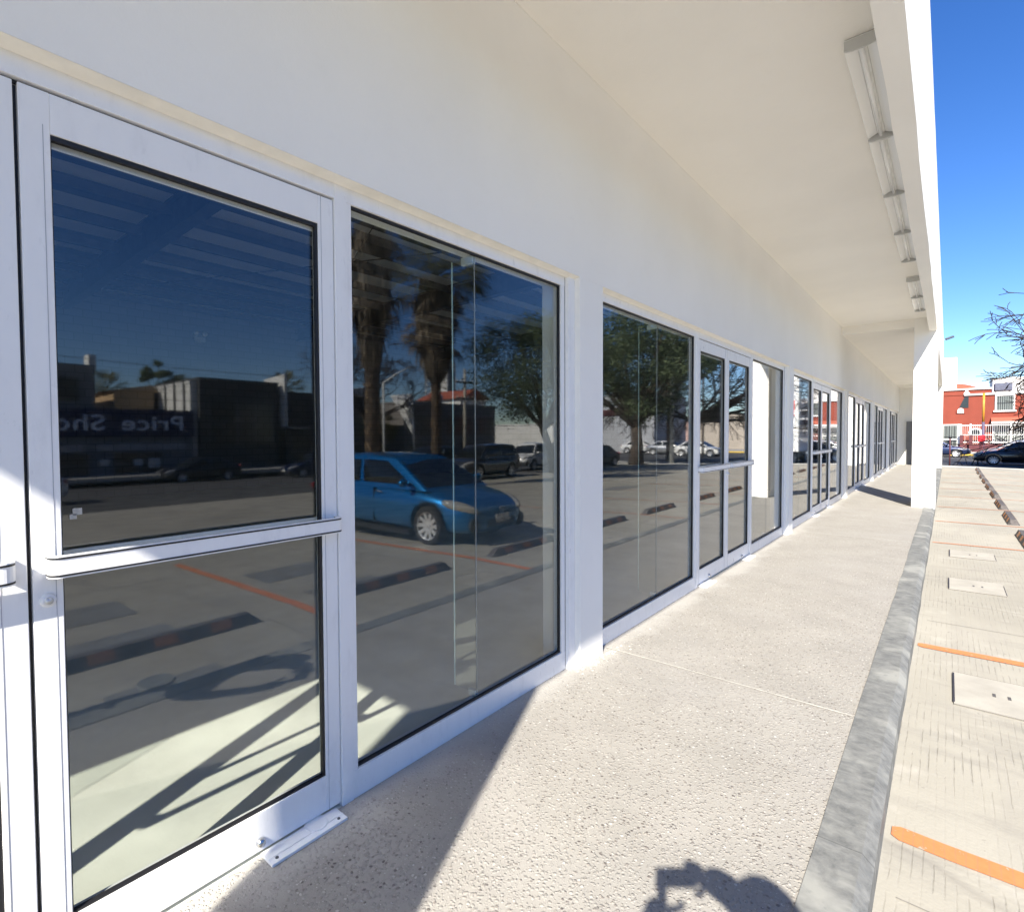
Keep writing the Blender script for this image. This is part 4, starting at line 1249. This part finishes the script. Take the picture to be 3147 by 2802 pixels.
b = MB(); b.prism([(w(-3.66), 1.4)] + [(w(-4.0 + .38 * math.cos(PI * i / n_)), 1.6 + .34 * math.sin(PI * i / n_)) for i in range(n_ + 1)] + [(w(-4.36), 1.4)], 'x', -.11, -.091); b.build('arch_pane', DGLASS, t)
t2 = thing('water_tank', 'dark boxy water tank on the flat roof of the red house', 'water tank', (78, -6.0, 5.46)); b = MB(); b.box(-.7, .7, -.65, .65, .35, 1.15); b.build('tank', noisy('slate_tank', (0.10, 0.11, 0.15), .7, .2, 4, .1), t2, bevel=.08)
b = MB()
for sy in (-.5, .5):
    b.box(-.6, .6, sy - .06, sy + .06, 0, .349)
b.build('legs', G2, t2)
block('white_house_behind', 'white house wall rising behind the red house roof', 86, 92, -5.6, -14, -1, 7.6, G3, [])
t2 = block('grey_balcony_house', 'grey and white balconied house left of the red house', 76.5, 86, -1.05, 12, -.5, 5.9, G2, [], parapet=False)
for z in (1.9, 3.3, 4.3, 5.3):
    b = MB(); b.box(-5.4, -4.751, -.4, 11, z, z + .22); b.build('balcony', TRIM, t2)
    b = MB(); b.box(-4.80, -4.7505, .2, 10.6, z - .75, z - .1); b.build('balcony_opening', DGLASS, t2)
# street fence of the red house
t2 = thing('white_fence', 'white railing fence on a low dark red wall in front of the red house', 'fence', (74.1, -8, 0))
b = MB(); b.box(-.1, .1, -3.6, 5.28, -.31, .45); b.build('plinth', G1, t2)
b = MB()
for z in (.62, 1.35, 2.3):
    b.box(-.04, .04, -3.6, 5.28, z, z + .07)
b.build('rails', TRIM, t2)
b = MB()
for k in range(59):
    y = -3.6 + .15 * k
    b.tube([(0, y, .45), (0, y, 2.42)], .011, 4, cap=False)
b.build('pickets', TRIM, t2)
for y in (5.25, 4.4, 1.6, -2.2):
    b = MB(); b.box(-.07, .07, y - .06, y + .06, -.3, 2.5); b.build('post', TRIM, t2)
t2 = thing('fence_gate', 'white framed iron gate at the left of the red house fence', 'gate', (74.1, -1.9, 0))
b = MB()
for (ya, yb, za, zb) in ((-.82, -.72, -.25, 2.45), (.72, .82, -.25, 2.45), (-.72, .72, 2.35, 2.45), (-.72, .72, .9, .98), (-.72, .72, -.25, -.15)):
    b.box(-.05, .05, ya, yb, za, zb)
b.build('gate_frame', TRIM, t2)
b = MB()
for k in range(9):
    y = -.64 + .16 * k; b.tube([(0, y, -.2), (0, y, 2.4)], .014, 4)
b.build('bars', BLACKP, t2)
for (y, lb) in ((-2.95, 'dark red pillar beside the gate of the red house'), (-3.62, 'dark red pillar with grey top in front of the arched window')):
    t2 = thing('gate_pillar', lb, 'pillar', (73.7, y, 0)); b = MB(); b.box(-.12, .12, -.12, .12, -.31, 1.35); b.build('shaft', G1, t2); b = MB(); b.box(-.15, .15, -.15, .15, 1.351, 1.45); b.build('cap', G2, t2)
# street furniture by the cross street
t2 = thing('yellow_post', 'tall yellow and dark post in front of the red house', 'post', (60, -4.0, -.45))
b = MB(); b.tube([(0, 0, 2.9), (0, 0, 5.2)], .075, 10); b.build('upper_post', noisy('yellow_enamel', (0.55, 0.25, 0.03), .5, .1, 4, 0), t2, smooth=True)
b = MB(); b.tube([(0, 0, 0), (0, 0, 2.899)], .09, 10); b.build('lower_post', noisy('violet_grey_enamel', (0.10, 0.08, 0.13), .6, .1, 4, 0), t2, smooth=True)
t2 = thing('red_box', 'bright red box on a dark red stand at the kerb', 'box', (58, -3.85, -.45)); b = MB(); b.box(-.2, .2, -.20, .20, 1.38, 1.86); b.build('box', REDS, t2, bevel=.02); b = MB(); b.box(-.12, .12, -.12, .12, 0, 1.379); b.build('stand', G1, t2)
t2 = thing('red_pole', 'thin dark red pole at the corner of the lot', 'pole', (44.0, -2.03, -.45)); b = MB(); b.tube([(0, 0, 0), (0, 0, 1.75)], .035, 8); b.build('shaft', G1, t2, smooth=True); b = MB(); b.ell((0, 0, 1.78), (.09, .09, .08), 10, 6); b.build('head', BLACKP, t2, smooth=True)

# ================================================================== poles and wires
def pole(name, label, cat, x, y, z1, r0, r1, m, arm=None, cross=()):
    t = thing(name, label, cat, (x, y, gz(x, y)))
    b = MB(); b.tube([(0, 0, 0), (0, 0, z1 * .5), (0, 0, z1)], [r0, (r0 + r1) / 2, r1], 10); b.build('shaft', m, t, smooth=True)
    if arm:
        b = MB(); b.tube([(0, 0, z1 - .02), (arm[0] * .5, arm[1] * .5, z1 + arm[2] * .55), arm if False else (arm[0], arm[1], z1 + arm[2])], [.05, .04, .035], 8); b.build('arm', m, t, smooth=True)
        b = MB(); b.ell((arm[0] * 1.12, arm[1] * 1.12, z1 + arm[2] + .02), (.3, .14, .07), 12, 6); b.build('lamp_head', STEEL, t, smooth=True)
    for z in cross:
        b = MB(); b.box(-.95, .95, -.06, .06, z - .06, z + .06); c = b.build('crossarm', noisy('old_timber', (0.12, 0.09, 0.07), .8, .2, 6, .2), t)
        for xx in (-.85, -.4, .4, .85):
            q = MB(); q.lathe([(0, .16), (.04, .15), (.05, .0)], (xx, 0, z + .06), 'z', 8); q.build('insulator', PLATE, c)
    return t
WP = noisy('white_pole_paint', (0.60, 0.60, 0.57), .5, .1, 5, .1); CONP = noisy('pole_concrete', (0.40, 0.37, 0.31), .85, .12, 4, .2)
pole('street_lamp', 'white street lamp with a long rising arm between the two palms', 'street lamp', 19.4, -21.2, 5.3, .075, .055, WP, (1.1, .9, .85))
pole('utility_pole', 'concrete utility pole with two crossarms right of the second palm', 'utility pole', 30.2, -24.7, 7.4, .16, .10, CONP, None, (6.4, 5.2))
pole('utility_pole', 'weathered white utility pole beside the big leafy tree', 'utility pole', 38.9, -12.6, 9.6, .16, .11, WP, None, (6.6,))
pole('utility_pole', 'dark utility pole with one low crossarm in front of the bare tree', 'utility pole', 50.5, -14.2, 7.4, .12, .08, noisy('old_timber2', (0.08, 0.06, 0.05), .8, .2, 6, .2), None, (3.2,))
pole('utility_pole', 'thin dark utility pole seen far through the bare tree', 'utility pole', 56.5, -14.5, 7.4, .12, .08, noisy('old_timber2', (0.08, 0.06, 0.05)), None, (3.4,))
for k, (y, z) in enumerate(((-32.4, 3.15), (-32.5, 3.75), (-32.3, 4.35), (-32.6, 4.9), (-32.4, 6.3))):
    b = MB(); pts = []
    for i in range(25):
        u = i / 24; x = -30 + 90 * u; ph = (x % 30) / 30
        pts.append((x, y, z - 1.0 * 4 * ph * (1 - ph) * .45))
    b.tube(pts, .016, 5)
    tag(b.build('power_cable', BLACKP), ['lowest', 'second lowest', 'middle', 'second highest', 'highest'][k] + ' black cable strung along the far side of the street', 'cable', 'cables along the street')

# ================================================================== trees
BARK = noisy('bark', (0.085, 0.065, 0.05), 0.9, 0.3, 5, 0.6, 25)
BARKD = noisy('dark_bark', (0.038, 0.027, 0.021), 0.9, 0.3, 5, 0.5, 25)
def m_leaf(name, a, c):
    m = mat(name, a, 0.6, 0, 0.3)
    t = NT(m)
    oi = t.n.new('ShaderNodeNewGeometry')
    cc = t.ramp(oi.outputs['Random Per Island'], [(0.0, a), (0.6, c), (1.0, tuple(min(1, x * 1.35) for x in c))])
    t.color(cc)
    tl = t.n.new('ShaderNodeBsdfTranslucent'); t.l.new(cc, tl.inputs[0])
    mx = t.n.new('ShaderNodeMixShader'); mx.inputs[0].default_value = 0.4
    t.l.new(t.b.outputs[0], mx.inputs[1]); t.l.new(tl.outputs[0], mx.inputs[2])
    t.l.new(mx.outputs[0], t.n['Material Output'].inputs[0])
    return m
LEAF = m_leaf('mesquite_leaves', (0.07, 0.10, 0.05), (0.14, 0.18, 0.09))
LEAFY = m_leaf('yellowish_leaves', (0.09, 0.085, 0.02), (0.17, 0.14, 0.035))
FROND = m_leaf('palm_green', (0.07, 0.085, 0.03), (0.17, 0.17, 0.07))
DEAD = m_leaf('dead_fronds', (0.06, 0.047, 0.034), (0.26, 0.21, 0.15))

def branch(b, rnd, p, d, ln, r, depth, droop, tips, spread=0.55, seg=5):
    pts = [p.copy()]; rs = [r]; q = p.copy(); dd = d.normalized()
    n = 4 if depth > 1 else 3
    for i in range(n):
        dd = (dd + Vector((rnd.gauss(0, .16), rnd.gauss(0, .16), rnd.gauss(0, .12) - droop * .10))).normalized()
        q = q + dd * (ln / n); pts.append(q.copy()); rs.append(max(.020, r * (1 - .42 * (i + 1) / n)))
    b.tube(pts, rs, seg if depth > 2 else (4 if depth > 1 else 3), cap=False)
    tips.append(q.copy())
    if depth <= 0:
        return
    kids = rnd.choice((2, 3, 3)) if depth > 2 else rnd.choice((3, 4, 4))
    for k in range(kids):
        i = rnd.randint(1, n) if k else n
        ax = Vector((rnd.gauss(0, 1), rnd.gauss(0, 1), rnd.gauss(0, .7))).normalized()
        nd = (dd + ax * spread * rnd.uniform(.7, 1.5)).normalized()
        branch(b, rnd, pts[i], nd, ln * rnd.uniform(.55, .8), rs[i] * .78, depth - 1, droop * 1.15, tips, spread, seg)

def leaves(b, rnd, centres, n, rad_, size):
    cs = [c for c in centres]
    for i in range(n):
        c = cs[rnd.randrange(len(cs))]
        o = Vector((rnd.gauss(0, 1), rnd.gauss(0, 1), rnd.gauss(0, .7))) * rad_
        p = c + o; s = size * rnd.uniform(.5, 1.3)
        u = Vector((rnd.gauss(0, 1), rnd.gauss(0, 1), rnd.gauss(0, 1))).normalized(); v = u.cross(Vector((rnd.gauss(0, 1), rnd.gauss(0, 1), rnd.gauss(0, 1)))).normalized()
        b.quad(p - u * s, p + v * s * .45, p + u * s, p - v * s * .45)

def leafy_tree(label, x, y, trunk_h, cz, rx, rz, nleaf, size, lm, seed, trunk_r=.22, name='leafy_tree', lean=(0, 0), nblob=46, full=False):
    rnd = random.Random(seed)
    t = thing(name, label, 'tree', (x, y, gz(x, y)))
    b = MB(); tips = []
    base = gz(x, y)
    top = Vector((lean[0], lean[1], trunk_h))
    b.tube([(0, 0, -.1), top * .5 + Vector((.08, .05, 0)), top], [trunk_r * 1.35, trunk_r, trunk_r * .85], 9)
    blobs = []
    for i in range(nblob):
        while True:
            p = Vector((rnd.uniform(-1, 1), rnd.uniform(-1, 1), rnd.uniform(-1, 1)))
            if .35 < p.length < 1:
                break
        if p.z < -.2 and rnd.random() < .5 and not full:
            p.z *= -.5
        blobs.append(Vector((p.x * rx + lean[0], p.y * rx + lean[1], cz - base + p.z * rz)))
    for c in blobs[::(9 if full else 4)]:
        mid = (top + c) * .5 + Vector((rnd.gauss(0, .25), rnd.gauss(0, .25), .2))
        b.tube([top, mid, c], [trunk_r * .5, trunk_r * .25, .02], 5, cap=False)
    b.build('trunk', BARK, t, smooth=True)
    b = MB(); leaves(b, rnd, blobs, nleaf, rx * .115, size)
    b.build('crown', lm, t)
    return t
leafy_tree('round green tree standing over the dark grey sport utility car', 26.0, -14.3, 2.4, 5.4, 3.9, 2.8, 24000, .085, LEAF, 5, nblob=120, lean=(-1.6, .3), full=True)
leafy_tree('big spreading dark green tree left of the white utility pole', 36.5, -14.2, 2.6, 6.8, 5.4, 4.1, 26000, .12, LEAF, 6, .42, nblob=110)
leafy_tree('small yellowish tree in front of the far shops', 29.0, -32.9, 1.3, 2.0, 1.5, 1.5, 4500, .085, LEAFY, 8, .12, nblob=20)
leafy_tree('dark bushy tree behind the shoe shop roof', 17.8, -50, 5.5, 6.9, 1.5, 1.5, 2600, .13, LEAF, 9, .15, nblob=16)

def palm(label, x, y, trunk_top, skirt_r, skirt_h, crown, seed, trunk_r=.27, nskirt=900, group=None, cr=1.9):
    rnd = random.Random(seed)
    t = thing('palm_tree', label, 'palm tree', (x, y, gz(x, y)), group=group)
    b = MB(); prof = []
    nz = 70
    for i in range(nz + 1):
        z = trunk_top * i / nz
        prof.append((trunk_r * (1.25 - .3 * min(1, z / 1.5)) * (1 + (.06 if i % 2 else -.04)), z))
    b.lathe(prof, (0, 0, 0), 'z', 14); b.build('trunk', noisy('palm_trunk', (0.06, 0.043, 0.03), .9, .35, 7, .8, 20), t)
    # old leaf bases: small hooks over the trunk
    b = MB()
    for i in range(260):
        z = rnd.uniform(.5, trunk_top); a = rnd.uniform(0, 2 * PI); r = trunk_r * 1.0
        p = Vector((math.cos(a) * r, math.sin(a) * r, z)); o = Vector((math.cos(a), math.sin(a), 0)); tt = Vector((-math.sin(a), math.cos(a), 0))
        b.quad(p - tt * .06, p + tt * .06, p + o * .07 + Vector((0, 0, .16)) + tt * .015, p + o * .07 + Vector((0, 0, .16)) - tt * .015)
    b.build('leaf_bases', noisy('leaf_base', (0.30, 0.21, 0.13), .9, .25, 9, .2), t)
    if skirt_h > 0:
        b = MB(); z1 = trunk_top + .2
        for i in range(nskirt):
            u = rnd.random() ** .8; a = rnd.uniform(0, 2 * PI); zt = z1 - u * skirt_h * .80
            prof_r = skirt_r * .82 * (1 - .5 * u ** 2.0) * rnd.uniform(.5, 1.0)
            p = Vector((math.cos(a) * prof_r, math.sin(a) * prof_r, zt)); ln = rnd.uniform(.5, 1.25)
            tt = Vector((-math.sin(a), math.cos(a), rnd.gauss(0, .2))) * rnd.uniform(.02, .085)
            inn = Vector((-math.cos(a), -math.sin(a), 0)) * rnd.uniform(-.05, .25)
            e = p + inn + Vector((rnd.gauss(0, .08), rnd.gauss(0, .08), -ln))
            b.quad(p - tt, p + tt, e + tt * .25, e - tt * .25)
        for i in range(int(nskirt / 16)):
            a = rnd.uniform(0, 2 * PI); el = rnd.uniform(-1.35, -.05); zz = z1 - rnd.random() * skirt_h * .55
            o = Vector((math.cos(a) * math.cos(el), math.sin(a) * math.cos(el), math.sin(el)))
            hub = Vector((0, 0, zz)) + o * skirt_r * rnd.uniform(.7, 1.05)
            tt = Vector((-math.sin(a), math.cos(a), 0))
            for k in range(11):
                f = (k - 5) / 5 * 1.0; d2 = (o * math.cos(f) + tt * math.sin(f)).normalized(); ln = rnd.uniform(.4, .8)
                m1 = hub + d2 * ln * .55; e = hub + d2 * ln * .8 + Vector((0, 0, -.75 * ln)); sd_ = tt * .028
                b.quad(hub, m1 - sd_, e, m1 + sd_)
        # core of the skirt
        b.lathe([(trunk_r, z1 - skirt_h), (skirt_r * .36, z1 - skirt_h * .86), (skirt_r * .52, z1 - skirt_h * .4), (skirt_r * .5, z1), (trunk_r, z1 + .2)], (0, 0, 0), 'z', 18)
        b.build('dead_frond_skirt', DEAD, t)
    b = MB(); zc = trunk_top + .35
    for i in range(crown):
        a = rnd.uniform(0, 2 * PI); el = rnd.uniform(-.5, 1.25); o = Vector((math.cos(a) * math.cos(el), math.sin(a) * math.cos(el), math.sin(el)))
        L = cr * rnd.uniform(.45, .62); hub = Vector((0, 0, zc)) + o * L
        b.tube([(0, 0, zc), hub], .02, 3, cap=False)
        tt = o.cross(Vector((0, 0, 1)))
        tt = tt.normalized() if tt.length > .01 else Vector((1, 0, 0))
        for k in range(15):
            f = (k - 7) / 7 * 1.25; d2 = (o * math.cos(f) + tt * math.sin(f)).normalized(); up_ = d2.cross(tt)
            ln = cr * rnd.uniform(.42, .6)
            m1 = hub + d2 * ln * .6; e = hub + d2 * ln + Vector((0, 0, -.25 * ln))
            sd_ = d2.cross(Vector((0, 0, 1))); sd_ = (sd_.normalized() if sd_.length > .01 else tt) * .035
            b.v += [tuple(hub), tuple(m1 - sd_), tuple(e), tuple(m1 + sd_)]; n0 = len(b.v) - 4; b.f.append((n0, n0 + 1, n0 + 2, n0 + 3)); b.mi.append(0)
    b.build('crown', FROND, t)
    return t
palm('tall shaggy palm left of the street lamp, thick trunk behind the blue car roof', 12.75, -13.9, 9.6, 1.15, 5.2, 34, 11, .30, 1500, 'tall palms at the lot edge')
palm('tall shaggy palm right of the street lamp with a wide skirt of dead fronds', 19.9, -17.6, 10.0, 1.6, 5.3, 60, 12, .26, 2200, 'tall palms at the lot edge', 3.0)
palm('shaggy palm beside the weathered white utility pole', 42.0, -13.9, 9.0, 1.6, 5.0, 36, 13, .26, 1200, None, 2.2)
palm('short green palm right of the slanted fin wall', 24.2, -40, 6.6, .5, .9, 36, 14, .22, 120, 'green palms behind the far buildings', 1.9)
palm('drooping palm between the ochre house and the charcoal building, its left one', 13.4, -50.5, 6.3, .5, .9, 36, 15, .22, 120, 'green palms behind the far buildings', 2.4)
palm('drooping palm between the ochre house and the charcoal building, its right one', 19.6, -50.5, 6.4, .5, .9, 36, 16, .22, 120, 'green palms behind the far buildings', 2.2)

def bare_tree(label, x, y, h0, r0, limbs, seed, depth=4, droop=.5, name='bare_tree', spread=.6):
    rnd = random.Random(seed)
    t = thing(name, label, 'tree', (x, y, gz(x, y)))
    b = MB(); b.tube([(0, 0, -.1), (.1, .05, h0 * .5), (0, .1, h0)], [r0 * 1.3, r0, r0 * .9], 9)
    b.build('trunk', BARKD, t, smooth=True)
    b = MB(); tips = []
    for (dx, dy, dz, L, rr_, z0) in limbs:
        branch(b, rnd, Vector((0, .1, h0 * z0)), Vector((dx, dy, dz)), L, rr_, depth, droop, tips, spread)
    b.build('branches', BARKD, t, smooth=True)
    return t
bare_tree('large leafless tree whose twigs reach in from the right over the black sedan', 43.5, -12.8, 3.0, .30,
          [(-.3, 1.0, .30, 4.3, .16, 1.0), (.1, 1.0, .62, 4.5, .16, 1.0), (-.4, .9, .18, 4.0, .12, 1.0), (-.1, 1.0, .95, 4.4, .15, 1.0), (-.5, .8, .45, 4.3, .13, 1.0), (.3, 1.0, .2, 4.4, .13, .98), (-.1, 1.0, .14, 4.0, .12, 1.0), (-.45, 1.0, .8, 4.4, .13, 1.0), (.25, 1.0, 1.2, 4.0, .12, 1.0), (-.6, -.3, .8, 3.6, .13, 1.0), (.5, -.8, .7, 3.6, .13, 1.0), (.9, .3, .8, 3.6, .12, 1.0), (-.8, .5, .5, 3.4, .11, 1.0)], 21, 5, .28)
bare_tree('bare grey tree behind the street lamp and the first palm', 27.5, -32.8, 3.8, .24,
          [(-1, .1, .7, 3.4, .12, 1.0), (1, .1, .7, 3.4, .12, 1.0), (.2, .4, 1.2, 3.4, .12, 1.0), (-.4, -.5, 1.0, 3.2, .1, .9), (.6, -.3, .9, 3.2, .1, .8)], 22, 5, .05)

# ================================================================== the photographer
def skin(name, pts, edges, radii, m, parent=None, root=0, lv=2):
    me = bpy.data.meshes.new(name); me.from_pydata([tuple(p) for p in pts], edges, [])
    o = bpy.data.objects.new(name, me); C.objects.link(o); me.materials.append(m)
    sk = o.modifiers.new('skin', 'SKIN'); sk.use_smooth_shade = True
    for i, r in enumerate(radii):
        v = me.skin_vertices[0].data[i]; v.radius = r if isinstance(r, tuple) else (r, r)
        v.use_root = (i == root)
    su = o.modifiers.new('sub', 'SUBSURF'); su.levels = su.render_levels = lv
    bpy.context.view_layer.update()
    bake(o)
    for p_ in o.data.polygons:
        p_.use_smooth = True
    if parent:
        o.parent = parent
    return o
SKINM = noisy('skin', (0.42, 0.25, 0.17), .55, .05, 6, .1, 90)
SHIRT = noisy('dark_shirt', (0.05, 0.06, 0.09), .85, .15, 6, .3, 70)
JEANS = noisy('jeans', (0.05, 0.07, 0.12), .85, .15, 8, .3, 90)
HAIR = noisy('dark_hair', (0.02, 0.015, 0.012), .6, .2, 20, .4, 90)
# local frame: person faces +x; placed at (px,py) turned by yaw
pyaw = rad(72)
per = thing('person', 'person in dark shirt and jeans holding a phone up with both hands', 'person', (-0.03, -2.27, -0.12), pyaw)
inv = Matrix.Rotation(-pyaw, 3, 'Z')
def loc(p):
    return inv @ (Vector(p) - Vector((-0.03, -2.27, -0.12)))
ph = loc((CAM.x - .03 * F.x, CAM.y - .03 * F.y, CAM.z - 0.01))   # phone centre just behind the lens
V = Vector
pts = [V((0, 0, .98)), V((0, 0, 1.15)), V((0.0, 0, 1.32)), V((0.0, 0, 1.46)), V((.02, 0, 1.56)), V((.05, 0, 1.66)), V((.05, 0, 1.75)),
       V((0, .17, 1.44)), V((.16, .34, 1.33)), V((.30, .24, 1.52)), V((.33, .17, 1.60)),
       V((0, -.17, 1.44)), V((.16, -.33, 1.33)), V((.30, -.12, 1.50)), V((.34, -.05, 1.57)),
       V((0, .10, .92)), V((.02, .11, .50)), V((-.02, .12, .10)), V((.14, .13, .05)),
       V((0, -.10, .92)), V((.05, -.12, .50)), V((.0, -.13, .10)), V((.16, -.14, .05))]
# hands meet the phone
pts[9] = ph + V((-.06, .20, -.06)); pts[10] = ph + V((-.035, .105, -.01))
pts[13] = ph + V((-.06, -.19, -.06)); pts[14] = ph + V((-.035, -.105, -.01))
pts[8] = (pts[7] + pts[9]) * .5 + V((-.02, .10, -.13)); pts[12] = (pts[11] + pts[13]) * .5 + V((-.02, -.10, -.13))
edges = [(0, 1), (1, 2), (2, 3), (3, 4), (4, 5), (5, 6), (3, 7), (7, 8), (8, 9), (9, 10), (3, 11), (11, 12), (12, 13), (13, 14), (0, 15), (15, 16), (16, 17), (17, 18), (0, 19), (19, 20), (20, 21), (21, 22)]
radii = [(.13, .16), (.11, .15), (.12, .17), (.09, .13), .055, (.095, .08), (.08, .075), .075, .062, .055, .05, .075, .062, .055, .05, .085, .058, .042, .038, .085, .058, .042, .038]
body = skin('body', pts, edges, radii, SKINM, per)
# clothes follow the body
sh = skin('shirt', [pts[i] for i in (0, 1, 2, 3, 7, 8, 11, 12)], [(0, 1), (1, 2), (2, 3), (3, 4), (4, 5), (3, 6), (6, 7)], [(.15, .18), (.13, .17), (.14, .19), (.125, .17), .105, .085, .105, .085], SHIRT, per)
jn = skin('jeans', [pts[i] for i in (0, 15, 16, 17, 19, 20, 21)], [(0, 1), (1, 2), (2, 3), (0, 4), (4, 5), (5, 6)], [(.145, .17), .105, .078, .065, .105, .078, .065], JEANS, per)
b = MB(); b.ell((.03, 0, 1.75), (.115, .105, .115), 16, 10); b.build('hair', HAIR, per, smooth=True)
for s in (-1, 1):
    b = MB(); b.ell((.145, s * .033, 1.70), (.012, .014, .009), 10, 6); b.build('eye', mat('eye_dark', (.03, .02, .02), .2), per, smooth=True)
    b = MB(); b.ell((.045, s * .092, 1.69), (.018, .012, .03), 10, 6); b.build('ear', SKINM, per, smooth=True)
b = MB(); b.ell((.155, 0, 1.67), (.02, .014, .022), 10, 6); b.build('nose', SKINM, per, smooth=True)
b = MB(); b.ell((.142, 0, 1.63), (.01, .024, .006), 10, 6); b.build('mouth', mat('lips', (.30, .12, .10), .5), per, smooth=True)
for s in (-1, 1):
    hand = ph + V((-.035, s * .105, -.01))
    for k in range(4):
        z = .045 - .024 * k; L = (.07, .08, .075, .06)[k]
        p0 = hand + V((-.005, -s * .005, z * .7)); p1 = p0 + V((.038, -s * .01, z * .1)); p2 = p1 + V((.018, -s * L * .42, 0))
        skin('finger', [p0, p1, p2], [(0, 1), (1, 2)], [.010, .0095, .008], SKINM, per, lv=1)
    p0 = hand + V((-.01, -s * .01, -.02)); p1 = p0 + V((-.012, -s * .04, -.005)); skin('thumb', [p0, p1, p1 + V((.002, -s * .028, .01))], [(0, 1), (1, 2)], [.012, .011, .009], SKINM, per, lv=1)
phone = thing('phone', 'dark mobile phone held up sideways in both hands', 'phone', (0, 0, 0), 0)
phone.matrix_world = Matrix.Translation(CAM - F * .035) @ cam.matrix_world.to_3x3().to_4x4()
b = MB(); b.box(-.076, .076, -.037, .037, -.004, .004); b.build('phone_body', BLACKP, phone, bevel=.003)
b = MB(); b.box(-.070, .070, -.033, .033, .0042, .0048); b.build('screen', mat('dark_screen', (.01, .01, .012), .1), phone)
